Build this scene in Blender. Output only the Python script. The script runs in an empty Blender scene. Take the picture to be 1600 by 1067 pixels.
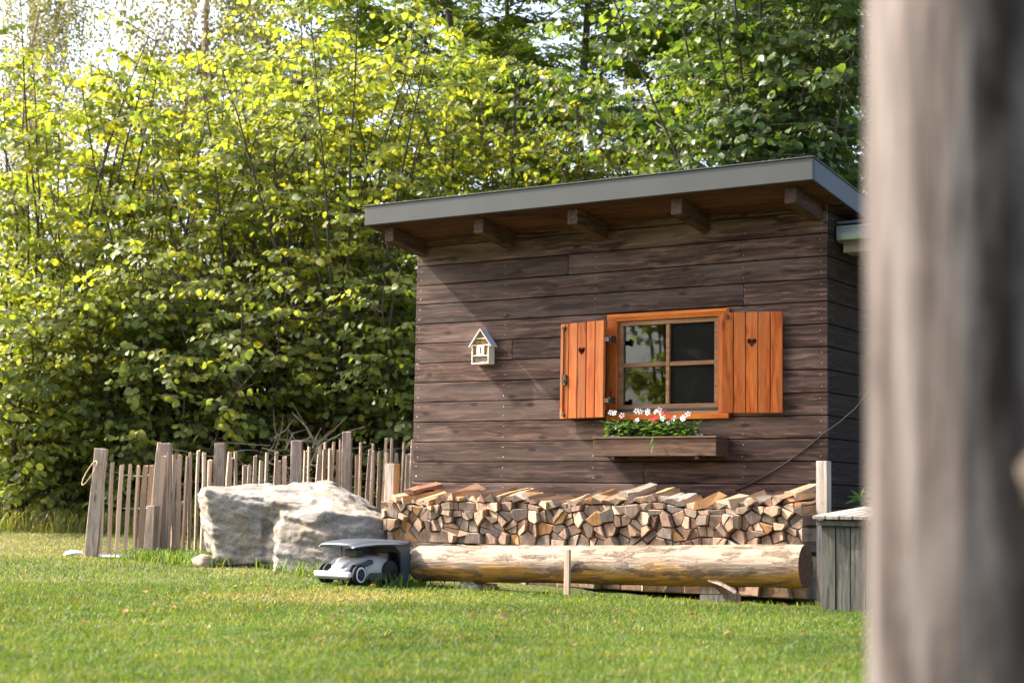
import bpy, bmesh, math, random
import numpy as np
from mathutils import Vector, Matrix, noise

R = random.Random(7)
G = np.random.default_rng(11)
sc = bpy.context.scene

# ------------------------------------------------------------------ camera
CAM = np.array([4.24042, -10.29731, 0.57])
YAW, PITCH, ROLL, FPX = -0.58313, 0.101392, 0.016592, 2540.35
W0, H0 = 1600.0, 1067.0
FW = np.array([math.sin(YAW)*math.cos(PITCH), math.cos(YAW)*math.cos(PITCH), math.sin(PITCH)])
RT0 = np.array([math.cos(YAW), -math.sin(YAW), 0.0])
UP0 = np.cross(RT0, FW)
RT = math.cos(ROLL)*RT0 + math.sin(ROLL)*UP0
UP = -math.sin(ROLL)*RT0 + math.cos(ROLL)*UP0
FH = np.array([math.sin(YAW), math.cos(YAW), 0.0])
cam_d = bpy.data.cameras.new('camera'); cam = bpy.data.objects.new('camera', cam_d)
sc.collection.objects.link(cam)
M = Matrix(((RT[0], UP[0], -FW[0], CAM[0]), (RT[1], UP[1], -FW[1], CAM[1]), (RT[2], UP[2], -FW[2], CAM[2]), (0, 0, 0, 1)))
cam.matrix_world = M
cam_d.sensor_width = 36; cam_d.sensor_fit = 'HORIZONTAL'; cam_d.lens = FPX/W0*36
cam_d.clip_start = 0.05; cam_d.clip_end = 2000
cam_d.dof.use_dof = True; cam_d.dof.focus_distance = 11.2; cam_d.dof.aperture_fstop = 2.9
sc.camera = cam

# ------------------------------------------------------------------ world, sun, exposure
SUN = np.array([-4.2, -1.0, 3.92]); SUN = SUN/np.linalg.norm(SUN)     # direction towards the sun
wld = bpy.data.worlds.new('World'); sc.world = wld; wld.use_nodes = True
nt = wld.node_tree; bg = nt.nodes['Background']
sky = nt.nodes.new('ShaderNodeTexSky'); sky.sky_type = 'NISHITA'; sky.sun_disc = False
sky.sun_elevation = math.asin(SUN[2]); sky.sun_rotation = math.atan2(SUN[0], SUN[1])
sky.air_density = 0.8; sky.dust_density = 6.0; sky.ozone_density = 1.0
nt.links.new(sky.outputs[0], bg.inputs[0]); bg.inputs[1].default_value = 0.15
sun_d = bpy.data.lights.new('sun', 'SUN'); sun = bpy.data.objects.new('sun', sun_d); sc.collection.objects.link(sun)
sun_d.energy = 3.2; sun_d.angle = math.radians(0.55); sun_d.color = (1.0, 0.92, 0.80)
sun.rotation_euler = Vector(SUN).to_track_quat('Z', 'Y').to_euler()
sc.view_settings.view_transform = 'Standard'; sc.view_settings.look = 'None'
sc.view_settings.exposure = 2.15; sc.view_settings.gamma = 1.0
sc.cycles.max_bounces = 8; sc.cycles.transparent_max_bounces = 12
sc.cycles.transmission_bounces = 6; sc.cycles.diffuse_bounces = 4; sc.cycles.glossy_bounces = 3

# ------------------------------------------------------------------ helpers
def ray(px, py): return FW + RT*((px-W0/2)/FPX) - UP*((py-H0/2)/FPX)
def wy(px, py, y): d = ray(px, py); return CAM + d*((y-CAM[1])/d[1])
def wx(px, py, x): d = ray(px, py); return CAM + d*((x-CAM[0])/d[0])
def wz(px, py, z): d = ray(px, py); return CAM + d*((z-CAM[2])/d[2])
def wd(px, py, D): return CAM + ray(px, py)*D
def dep(x, y): return (np.asarray(x)-CAM[0])*FH[0] + (np.asarray(y)-CAM[1])*FH[1]
def gz(x, y):
    x = np.asarray(x, float); y = np.asarray(y, float)
    z = np.interp(dep(x, y), [10.4, 11.0, 12.4, 13.6, 15.0, 18.0, 22.0, 30.0], [0, .01, .085, .115, .20, .40, .5, .55])
    # shallow trough worn along the peeled log
    yl = -1.06+.065*(x+2.66); t = np.clip((x+3.1)/.4, 0, 1)*np.clip((.6-x)/.4, 0, 1)
    return z - .045*t*np.exp(-((y-yl)/.26)**2)
def gpt(px, D):
    """ground point seen in column px at distance D"""
    p = wd(px, 800, D); return np.array([p[0], p[1], float(gz(p[0], p[1]))])

def lin(*c):
    out = []
    for v in c:
        v = v/255.0
        out.append(v/12.92 if v <= 0.04045 else ((v+0.055)/1.055)**2.4)
    return tuple(out)

def tag(o, label=None, cat=None, group=None, kind=None):
    if label: o['label'] = label
    if cat: o['category'] = cat
    if group: o['group'] = group
    if kind: o['kind'] = kind
    return o

def link(o, parent=None):
    sc.collection.objects.link(o)
    if parent is not None: o.parent = parent
    return o

def empty(name, loc, rz=0.0, label=None, cat=None, group=None):
    o = bpy.data.objects.new(name, None); o.empty_display_size = 0.1
    o.location = loc; o.rotation_euler = (0, 0, rz); link(o)
    return tag(o, label, cat, group)

def rel(parent, p):
    """world point -> parent's local coordinates (parents carry only location and z rotation)"""
    if parent is None: return Vector(p)
    q = Vector(p) - parent.location
    a = -parent.rotation_euler.z
    return Vector((q.x*math.cos(a)-q.y*math.sin(a), q.x*math.sin(a)+q.y*math.cos(a), q.z))

def make(name, verts, faces, mats, parent=None, loc=(0, 0, 0), rot=(0, 0, 0), smooth=False, fm=None):
    me = bpy.data.meshes.new(name)
    me.from_pydata([tuple(v) for v in verts], [], faces)
    if not isinstance(mats, (list, tuple)): mats = [mats]
    for m in mats: me.materials.append(m)
    if fm is not None: me.polygons.foreach_set('material_index', fm)
    if smooth: me.polygons.foreach_set('use_smooth', [True]*len(me.polygons))
    me.update()
    o = bpy.data.objects.new(name, me); o.location = loc; o.rotation_euler = rot
    return link(o, parent)

def from_bm(name, bm, mats, parent=None, loc=(0, 0, 0), rot=(0, 0, 0), smooth=False):
    me = bpy.data.meshes.new(name); bm.to_mesh(me); bm.free()
    if not isinstance(mats, (list, tuple)): mats = [mats]
    for m in mats: me.materials.append(m)
    if smooth: me.polygons.foreach_set('use_smooth', [True]*len(me.polygons))
    o = bpy.data.objects.new(name, me); o.location = loc; o.rotation_euler = rot
    return link(o, parent)

def box(name, c, s, mat, parent=None, rot=(0, 0, 0), bev=0.003, jit=0.0):
    """bevelled block, centre c (local to the parent), size s"""
    bm = bmesh.new(); bmesh.ops.create_cube(bm, size=1.0)
    for v in bm.verts:
        v.co = Vector((v.co.x*s[0]+R.uniform(-jit, jit), v.co.y*s[1]+R.uniform(-jit, jit), v.co.z*s[2]+R.uniform(-jit, jit)))
    if bev > 0: bmesh.ops.bevel(bm, geom=bm.edges[:], offset=bev, segments=1, affect='EDGES')
    return from_bm(name, bm, mat, parent, c, rot)

def wbox(name, x0, x1, y0, y1, z0, z1, mat, parent=None, bev=0.003, jit=0.0):
    """block by world extents under an unrotated parent"""
    c = rel(parent, ((x0+x1)/2, (y0+y1)/2, (z0+z1)/2))
    return box(name, c, (x1-x0, y1-y0, z1-z0), mat, parent, bev=bev, jit=jit)

def tube_arrays(pts, rad, seg=6, cap=True):
    pts = [Vector(p) for p in pts]; n = len(pts)
    if not hasattr(rad, '__len__'): rad = [rad]*n
    V, F = [], []
    a = None
    for i, p in enumerate(pts):
        t = (pts[min(i+1, n-1)] - pts[max(i-1, 0)]).normalized()
        if a is None:
            a = t.orthogonal().normalized()
        else:
            a = (a - t*a.dot(t)); a = a.normalized() if a.length > 1e-6 else t.orthogonal().normalized()
        b = t.cross(a)
        for k in range(seg):
            w = 2*math.pi*k/seg
            V.append(p + (a*math.cos(w) + b*math.sin(w))*rad[i])
    for i in range(n-1):
        for k in range(seg):
            k2 = (k+1) % seg
            F.append((i*seg+k, i*seg+k2, (i+1)*seg+k2, (i+1)*seg+k))
    if cap:
        F.append(tuple(range(seg-1, -1, -1))); F.append(tuple((n-1)*seg+k for k in range(seg)))
    return V, F

def tube(name, pts, rad, mat, parent=None, seg=6, smooth=True):
    V, F = tube_arrays([rel(parent, p) for p in pts], rad, seg)
    return make(name, V, F, mat, parent, smooth=smooth)

def tri_mesh(name, V, F, mat, parent=None, col=None, smooth=False, loc=(0, 0, 0)):
    V = np.asarray(V, np.float32); F = np.asarray(F, np.int32)
    me = bpy.data.meshes.new(name)
    me.vertices.add(len(V)); me.vertices.foreach_set('co', V.ravel())
    me.loops.add(F.size); me.loops.foreach_set('vertex_index', F.ravel())
    me.polygons.add(len(F)); me.polygons.foreach_set('loop_start', np.arange(0, F.size, F.shape[1], dtype=np.int32))
    if smooth: me.polygons.foreach_set('use_smooth', np.ones(len(F), bool))
    me.materials.append(mat)
    if col is not None:
        at = me.attributes.new('col', 'FLOAT_COLOR', 'POINT')
        c = np.ones((len(V), 4), np.float32); c[:, :3] = col; at.data.foreach_set('color', c.ravel())
    me.update(calc_edges=True)
    o = bpy.data.objects.new(name, me); o.location = loc
    return link(o, parent)

# ------------------------------------------------------------------ materials
def new_mat(name):
    m = bpy.data.materials.new(name); m.use_nodes = True
    n = m.node_tree.nodes; l = m.node_tree.links
    return m, n, l, n['Principled BSDF']

def ramp(n, stops):
    r = n.new('ShaderNodeValToRGB'); e = r.color_ramp.elements
    while len(e) < len(stops): e.new(0.5)
    for el, (p, c) in zip(e, stops): el.position = p; el.color = (*c[:3], 1)
    return r

def wood(name, dark, mid, light, axis='X', grain=14.0, rough=0.75, bump=0.25, patch=0.5, patch_col=None, knots=True, tint=0.12):
    """weathered plank: grain stretched along an axis, blotches, knots, its own shift for every object"""
    m, n, l, bs = new_mat(name)
    tc = n.new('ShaderNodeTexCoord'); oi = n.new('ShaderNodeObjectInfo')
    sh = n.new('ShaderNodeVectorMath'); sh.operation = 'SCALE'; sh.inputs[0].default_value = (37.1, 23.7, 51.3)
    l.new(oi.outputs['Random'], sh.inputs['Scale'])
    ad = n.new('ShaderNodeVectorMath'); ad.operation = 'ADD'
    l.new(tc.outputs['Object'], ad.inputs[0]); l.new(sh.outputs[0], ad.inputs[1])
    mp = n.new('ShaderNodeMapping')
    mp.inputs['Scale'].default_value = {'X': (0.06, 1, 1), 'Y': (1, 0.06, 1), 'Z': (1, 1, 0.06)}[axis]
    l.new(ad.outputs[0], mp.inputs['Vector'])
    warp = n.new('ShaderNodeTexNoise'); warp.inputs['Scale'].default_value = 2.5; warp.inputs['Detail'].default_value = 2
    l.new(ad.outputs[0], warp.inputs['Vector'])
    wm = n.new('ShaderNodeVectorMath'); wm.operation = 'SCALE'; wm.inputs['Scale'].default_value = 0.05
    l.new(warp.outputs['Color'], wm.inputs[0])
    wa = n.new('ShaderNodeVectorMath'); wa.operation = 'ADD'; l.new(mp.outputs[0], wa.inputs[0]); l.new(wm.outputs[0], wa.inputs[1])
    g1 = n.new('ShaderNodeTexNoise'); g1.inputs['Scale'].default_value = grain*4; g1.inputs['Detail'].default_value = 6; g1.inputs['Roughness'].default_value = 0.65
    l.new(wa.outputs[0], g1.inputs['Vector'])
    r1 = ramp(n, [(0.35, dark), (0.51, mid), (0.68, light)]); l.new(g1.outputs['Fac'], r1.inputs[0])
    p1 = n.new('ShaderNodeTexNoise'); p1.inputs['Scale'].default_value = 3.2; p1.inputs['Detail'].default_value = 4
    mp2 = n.new('ShaderNodeMapping'); mp2.inputs['Scale'].default_value = {'X': (0.45, 2.4, 2.4), 'Y': (2.4, .45, 2.4), 'Z': (2.4, 2.4, .45)}[axis]
    l.new(ad.outputs[0], mp2.inputs['Vector']); l.new(mp2.outputs[0], p1.inputs['Vector'])
    rp = ramp(n, [(0.45, (0, 0, 0)), (0.68, (patch,)*3)]); l.new(p1.outputs['Fac'], rp.inputs[0])
    mx = n.new('ShaderNodeMix'); mx.data_type = 'RGBA'; l.new(rp.outputs[0], mx.inputs['Factor'])
    l.new(r1.outputs[0], mx.inputs['A']); mx.inputs['B'].default_value = (*(patch_col or light), 1)
    last = mx.outputs['Result']
    if knots:
        kv = n.new('ShaderNodeTexVoronoi'); kv.voronoi_dimensions = '2D'; kv.inputs['Scale'].default_value = 1.0; kv.inputs['Randomness'].default_value = 1.0
        sx = n.new('ShaderNodeSeparateXYZ'); l.new(ad.outputs[0], sx.inputs[0]); cb = n.new('ShaderNodeCombineXYZ')
        for k, (src, f) in enumerate({'X': (('X', 1.7), ('Z', 4.4)), 'Y': (('Y', 1.7), ('Z', 4.4)), 'Z': (('Z', 1.7), ('X', 4.4))}[axis]):
            mm = n.new('ShaderNodeMath'); mm.operation = 'MULTIPLY'; mm.inputs[1].default_value = f; l.new(sx.outputs[src], mm.inputs[0]); l.new(mm.outputs[0], cb.inputs[k])
        wk = n.new('ShaderNodeVectorMath'); wk.operation = 'ADD'; l.new(cb.outputs[0], wk.inputs[0]); l.new(wm.outputs[0], wk.inputs[1]); l.new(wk.outputs[0], kv.inputs['Vector'])
        rk = ramp(n, [(0.03, (0.8,)*3), (0.085, (0,)*3)]); l.new(kv.outputs['Distance'], rk.inputs[0])
        mk = n.new('ShaderNodeMix'); mk.data_type = 'RGBA'; l.new(rk.outputs[0], mk.inputs['Factor'])
        l.new(last, mk.inputs['A']); mk.inputs['B'].default_value = (*[c*0.55 for c in dark], 1); last = mk.outputs['Result']
    hs = n.new('ShaderNodeHueSaturation')
    mr = n.new('ShaderNodeMapRange'); mr.inputs['To Min'].default_value = 1-tint*2; mr.inputs['To Max'].default_value = 1+tint*2
    l.new(oi.outputs['Random'], mr.inputs['Value']); l.new(mr.outputs[0], hs.inputs['Value'])
    l.new(last, hs.inputs['Color']); l.new(hs.outputs[0], bs.inputs['Base Color'])
    bs.inputs['Roughness'].default_value = rough; bs.inputs['Specular IOR Level'].default_value = 0.2
    bp = n.new('ShaderNodeBump'); bp.inputs['Strength'].default_value = bump; bp.inputs['Distance'].default_value = 0.004
    l.new(g1.outputs['Fac'], bp.inputs['Height']); l.new(bp.outputs[0], bs.inputs['Normal'])
    return m

def plain(name, col, rough=0.6, metal=0.0, var=0.12, scale=6.0, bump=0.0, spec=0.4):
    m, n, l, bs = new_mat(name)
    tc = n.new('ShaderNodeTexCoord'); nz = n.new('ShaderNodeTexNoise'); nz.inputs['Scale'].default_value = scale; nz.inputs['Detail'].default_value = 5
    l.new(tc.outputs['Object'], nz.inputs['Vector'])
    r = ramp(n, [(0.3, [c*(1-var) for c in col]), (0.7, [min(1, c*(1+var)) for c in col])]); l.new(nz.outputs['Fac'], r.inputs[0])
    l.new(r.outputs[0], bs.inputs['Base Color']); bs.inputs['Roughness'].default_value = rough; bs.inputs['Metallic'].default_value = metal
    bs.inputs['Specular IOR Level'].default_value = spec
    if bump:
        bp = n.new('ShaderNodeBump'); bp.inputs['Strength'].default_value = bump; bp.inputs['Distance'].default_value = 0.01
        l.new(nz.outputs['Fac'], bp.inputs['Height']); l.new(bp.outputs[0], bs.inputs['Normal'])
    return m

def leafy(name, trans=0.45, rough=0.45, tcol=(1.5, 1.35, 0.45), spec=0.35):
    """leaf with a waxy face that also lets light through; colour per leaf from the 'col' attribute"""
    m, n, l, bs = new_mat(name)
    at = n.new('ShaderNodeAttribute'); at.attribute_name = 'col'
    l.new(at.outputs['Color'], bs.inputs['Base Color']); bs.inputs['Roughness'].default_value = rough
    bs.inputs['Specular IOR Level'].default_value = spec
    tr = n.new('ShaderNodeBsdfTranslucent')
    mu = n.new('ShaderNodeMix'); mu.data_type = 'RGBA'; mu.blend_type = 'MULTIPLY'; mu.inputs['Factor'].default_value = 1
    l.new(at.outputs['Color'], mu.inputs['A']); mu.inputs['B'].default_value = (*tcol, 1)
    l.new(mu.outputs['Result'], tr.inputs['Color'])
    ms = n.new('ShaderNodeMixShader'); ms.inputs[0].default_value = trans
    l.new(bs.outputs[0], ms.inputs[1]); l.new(tr.outputs[0], ms.inputs[2])
    l.new(ms.outputs[0], n['Material Output'].inputs['Surface'])
    return m

MAT = {}
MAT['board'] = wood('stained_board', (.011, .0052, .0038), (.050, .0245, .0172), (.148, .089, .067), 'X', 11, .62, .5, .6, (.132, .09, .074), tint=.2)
MAT['board_y'] = wood('stained_board_side_shaded', (.006, .0032, .0022), (.019, .0095, .0065), (.038, .021, .015), 'Y', 12, .8, .3, .35, (.034, .02, .015))  # same boards as the front, shade of the sunless side put into the colour
MAT['soffit'] = wood('soffit_board', (.022, .009, .005), (.058, .024, .012), (.10, .045, .022), 'X', 10, .75, .3, .4)
MAT['rafter'] = wood('rafter_timber', (.022, .012, .008), (.052, .029, .019), (.10, .06, .042), 'Y', 12, .75, .3, .4)
MAT['dark_in'] = plain('dark_backing', (.012, .009, .008), .9)
MAT['fascia'] = plain('grey_sheet_metal', (.034, .040, .040), .5, .1, .16, 2.5, 0, .4)
MAT['roofing'] = plain('grey_roof_sheet', (.13, .13, .13), .6, .2, .1, 3)
MAT['orange'] = wood('orange_glazed_wood', (.24, .042, .006), (.40, .088, .011), (.52, .15, .024), 'Z', 12, .55, .2, .5, (.46, .17, .05), knots=True, tint=.09)
MAT['orange_x'] = wood('orange_glazed_trim', (.34, .075, .008), (.50, .13, .012), (.60, .20, .026), 'X', 10, .5, .1, .3, knots=False, tint=.04)
MAT['sash'] = wood('brown_sash_wood', (.13, .062, .028), (.22, .115, .055), (.30, .17, .09), 'X', 10, .5, .08, .3, knots=False, tint=.03)
MAT['iron'] = plain('rusty_iron', (.07, .055, .045), .6, .7, .4, 40)
MAT['screw'] = plain('screw_head', (.6, .58, .54), .35, .8)
MAT['planter'] = wood('planter_wood', (.035, .018, .011), (.085, .046, .028), (.15, .09, .058), 'X', 12, .65, .25, .4)
MAT['cream'] = plain('cream_paint', (.70, .67, .57), .65, 0, .06, 12)
MAT['bluegrey'] = plain('pale_blue_roof_panel', (.50, .52, .56), .6, 0, .06, 12)
MAT['reed'] = plain('reed_ends', (.42, .24, .07), .8, 0, .5, 90, .6)
MAT['cone'] = plain('cone_filling', (.20, .15, .11), .9, 0, .6, 70, .8)
MAT['black'] = plain('black_plastic', (.018, .018, .02), .45)
MAT['log_top'] = None
MAT['post'] = wood('weathered_post', (.20, .135, .10), (.37, .275, .21), (.50, .41, .34), 'Z', 12, .85, .35, .4, (.36, .32, .29))
MAT['pale'] = wood('chestnut_pale', (.30, .20, .135), (.50, .365, .265), (.62, .50, .39), 'Z', 14, .8, .3, .4, (.42, .36, .31), knots=False, tint=.15)
MAT['orangepost'] = wood('orange_post_wood', (.30, .14, .05), (.48, .25, .10), (.58, .36, .18), 'Z', 12, .7, .2, .3, knots=False)  # orange wood for the right-hand face of the left end post
MAT['greypost'] = wood('grey_sawn_post', (.20, .165, .14), (.36, .31, .27), (.48, .44, .40), 'Z', 14, .85, .35, .35, (.42, .30, .2))
MAT['wire'] = plain('galvanised_wire', (.35, .35, .34), .4, .8)
MAT['rope'] = plain('hemp_rope', (.50, .38, .24), .9, 0, .25, 80)
MAT['greybin'] = wood('grey_green_board', (.032, .032, .026), (.066, .067, .057), (.12, .117, .10), 'Z', 12, .8, .3, .5, (.10, .085, .065))
MAT['slat'] = wood('grey_slat', (.09, .075, .06), (.20, .17, .145), (.33, .29, .25), 'Y', 14, .85, .35, .4)
MAT['plastic'] = plain('grey_plastic', (.052, .06, .078), .38, 0, .06, 3)
MAT['plastic_d'] = plain('dark_plastic', (.03, .032, .036), .5, 0, .1, 6)
MAT['white'] = plain('white_plastic', (.44, .41, .37), .4, 0, .07, 9)
MAT['bumper'] = plain('pale_bumper', (.68, .68, .72), .35, 0, .04, 9)
MAT['rubber'] = plain('tyre_rubber', (.014, .014, .015), .8)
MAT['red'] = plain('red_light', (.5, .02, .015), .3)
MAT['orange_p'] = plain('orange_plastic', (.55, .14, .02), .5)
MAT['bark'] = plain('grey_brown_bark', (.085, .065, .05), .9, 0, .45, 14, .8)
MAT['birch'] = plain('birch_bark', (.42, .30, .24), .8, 0, .35, 9, .3)
MAT['deadwood'] = plain('dry_twig', (.34, .27, .19), .9, 0, .3, 14)
MAT['gutter'] = plain('zinc_gutter', (.42, .47, .54), .32, .75, .05, 4)
MAT['stone'] = plain('pale_pebble', (.46, .44, .41), .85, 0, .2, 20, .4)
MAT['brownstone'] = plain('brown_stone', (.30, .22, .16), .9, 0, .25, 14, .5)
MAT['hazel'] = leafy('hazel_leaf', .55, .5, (1.75, 1.68, .5), .35)
MAT['ashleaf'] = leafy('ash_leaf', .5, .38, (1.8, 1.65, .55), .5)
MAT['dark_leaf'] = leafy('dark_leaf', .42, .42, (1.8, 1.75, .5), .4)
MAT['birch_leaf'] = leafy('birch_leaf', .45, .45, (1.5, 1.35, .55))
MAT['blade'] = leafy('grass_blade', .45, .5, (1.5, 1.42, .5), .22)
MAT['petal'] = leafy('petal', .3, .6, (1.1, 1.05, 1.0), .2)

def firewood_mat(name, end):
    """split firewood; the hue of every log comes from its own object colour"""
    m, n, l, bs = new_mat(name)
    oi = n.new('ShaderNodeObjectInfo'); tc = n.new('ShaderNodeTexCoord')
    sh = n.new('ShaderNodeVectorMath'); sh.operation = 'SCALE'; sh.inputs[0].default_value = (31.1, 17.7, 43.3); l.new(oi.outputs['Random'], sh.inputs['Scale'])
    ad = n.new('ShaderNodeVectorMath'); ad.operation = 'ADD'; l.new(tc.outputs['Object'], ad.inputs[0]); l.new(sh.outputs[0], ad.inputs[1])
    mp = n.new('ShaderNodeMapping'); mp.inputs['Scale'].default_value = (1, 1, 1) if end else (1, .1, 1); l.new(ad.outputs[0], mp.inputs['Vector'])
    nz = n.new('ShaderNodeTexNoise'); nz.inputs['Scale'].default_value = 28 if end else 40; nz.inputs['Detail'].default_value = 5; nz.inputs['Roughness'].default_value = .65
    l.new(mp.outputs[0], nz.inputs['Vector'])
    r = ramp(n, [(.28, (.55,)*3), (.5, (.95,)*3), (.75, (1.25,)*3)]); l.new(nz.outputs['Fac'], r.inputs[0])
    mu = n.new('ShaderNodeMix'); mu.data_type = 'RGBA'; mu.blend_type = 'MULTIPLY'; mu.inputs['Factor'].default_value = 1
    if end: l.new(oi.outputs['Color'], mu.inputs['A'])
    else:
        oa = n.new('ShaderNodeAttribute'); oa.attribute_type = 'OBJECT'; oa.attribute_name = 'side_color'; l.new(oa.outputs['Color'], mu.inputs['A'])
    l.new(r.outputs[0], mu.inputs['B']); last = mu.outputs['Result']
    if end:
        wv = n.new('ShaderNodeTexNoise'); wv.inputs['Scale'].default_value = 70; mp2 = n.new('ShaderNodeMapping'); mp2.inputs['Scale'].default_value = (1, 1, .12)
        l.new(ad.outputs[0], mp2.inputs['Vector']); l.new(mp2.outputs[0], wv.inputs['Vector'])
        r2 = ramp(n, [(.38, (.62, .58, .54)), (.5, (1, 1, 1))]); l.new(wv.outputs['Fac'], r2.inputs[0])
        m2 = n.new('ShaderNodeMix'); m2.data_type = 'RGBA'; m2.blend_type = 'MULTIPLY'; m2.inputs['Factor'].default_value = .6
        l.new(last, m2.inputs['A']); l.new(r2.outputs[0], m2.inputs['B']); last = m2.outputs['Result']
    else:
        hs = n.new('ShaderNodeMix'); hs.data_type = 'RGBA'; hs.blend_type = 'MULTIPLY'; hs.inputs['Factor'].default_value = 1
        hs.inputs['B'].default_value = (1.0, .97, .93, 1); l.new(last, hs.inputs['A']); last = hs.outputs['Result']
    l.new(last, bs.inputs['Base Color']); bs.inputs['Roughness'].default_value = .85; bs.inputs['Specular IOR Level'].default_value = .2
    bp = n.new('ShaderNodeBump'); bp.inputs['Strength'].default_value = .5; bp.inputs['Distance'].default_value = .006
    l.new(nz.outputs['Fac'], bp.inputs['Height']); l.new(bp.outputs[0], bs.inputs['Normal'])
    return m
MAT['fw_end'] = firewood_mat('firewood_end', True); MAT['fw_side'] = firewood_mat('firewood_side', False)

def peeled_log_mat():
    """bare log: silvery on the rained-on top, rough band, golden where it never dries out"""
    m, n, l, bs = new_mat('peeled_log_wood')
    tc = n.new('ShaderNodeTexCoord'); sp = n.new('ShaderNodeSeparateXYZ'); l.new(tc.outputs['Object'], sp.inputs[0])
    mp = n.new('ShaderNodeMapping'); mp.inputs['Scale'].default_value = (.12, 1, 1); l.new(tc.outputs['Object'], mp.inputs['Vector'])
    nz = n.new('ShaderNodeTexNoise'); nz.inputs['Scale'].default_value = 24; nz.inputs['Detail'].default_value = 9; nz.inputs['Roughness'].default_value = .7
    l.new(mp.outputs[0], nz.inputs['Vector'])
    n2 = n.new('ShaderNodeTexNoise'); n2.inputs['Scale'].default_value = 5; n2.inputs['Detail'].default_value = 5
    mpb = n.new('ShaderNodeMapping'); mpb.inputs['Scale'].default_value = (.5, 1, 1); l.new(tc.outputs['Object'], mpb.inputs['Vector']); l.new(mpb.outputs[0], n2.inputs['Vector'])
    ma = n.new('ShaderNodeMath'); ma.operation = 'MULTIPLY_ADD'; ma.inputs[1].default_value = .22; l.new(n2.outputs['Fac'], ma.inputs[0]); l.new(sp.outputs['Z'], ma.inputs[2])
    rz = ramp(n, [(0.0, (.42, .19, .03)), (.38, (.46, .24, .055)), (.50, (.28, .185, .11)), (.66, (.29, .215, .155)), (.8, (.30, .225, .15)), (1.0, (.32, .24, .16))])
    mr = n.new('ShaderNodeMapRange'); mr.inputs['From Min'].default_value = -.02; mr.inputs['From Max'].default_value = .23; l.new(ma.outputs[0], mr.inputs['Value']); l.new(mr.outputs[0], rz.inputs[0])
    rg = ramp(n, [(.3, (.30, .27, .25)), (.44, (.72, .70, .68)), (.52, (.95, .95, .95)), (.7, (1.1, 1.1, 1.08))]); l.new(nz.outputs['Fac'], rg.inputs[0])
    mu = n.new('ShaderNodeMix'); mu.data_type = 'RGBA'; mu.blend_type = 'MULTIPLY'; mu.inputs['Factor'].default_value = 1
    l.new(rz.outputs[0], mu.inputs['A']); l.new(rg.outputs[0], mu.inputs['B'])
    # torn bark remnants in an uneven band
    n3 = n.new('ShaderNodeTexNoise'); n3.inputs['Scale'].default_value = 11; n3.inputs['Detail'].default_value = 9; n3.inputs['Roughness'].default_value = .72
    mp3 = n.new('ShaderNodeMapping'); mp3.inputs['Scale'].default_value = (.35, 1, 1.2); mp3.inputs['Location'].default_value = (3, 1, 7); l.new(tc.outputs['Object'], mp3.inputs['Vector']); l.new(mp3.outputs[0], n3.inputs['Vector'])
    r3 = ramp(n, [(.52, (0, 0, 0)), (.60, (.85,)*3)]); l.new(n3.outputs['Fac'], r3.inputs[0])
    mb = n.new('ShaderNodeMix'); mb.data_type = 'RGBA'; l.new(r3.outputs[0], mb.inputs['Factor']); l.new(mu.outputs['Result'], mb.inputs['A']); mb.inputs['B'].default_value = (.17, .11, .075, 1)
    l.new(mb.outputs['Result'], bs.inputs['Base Color']); bs.inputs['Roughness'].default_value = .6; bs.inputs['Specular IOR Level'].default_value = .35
    sm = n.new('ShaderNodeMath'); sm.operation = 'ADD'; l.new(nz.outputs['Fac'], sm.inputs[0]); l.new(r3.outputs[0], sm.inputs[1])
    bp = n.new('ShaderNodeBump'); bp.inputs['Strength'].default_value = .9; bp.inputs['Distance'].default_value = .02
    l.new(sm.outputs[0], bp.inputs['Height']); l.new(bp.outputs[0], bs.inputs['Normal'])
    return m
MAT['log'] = peeled_log_mat()

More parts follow.
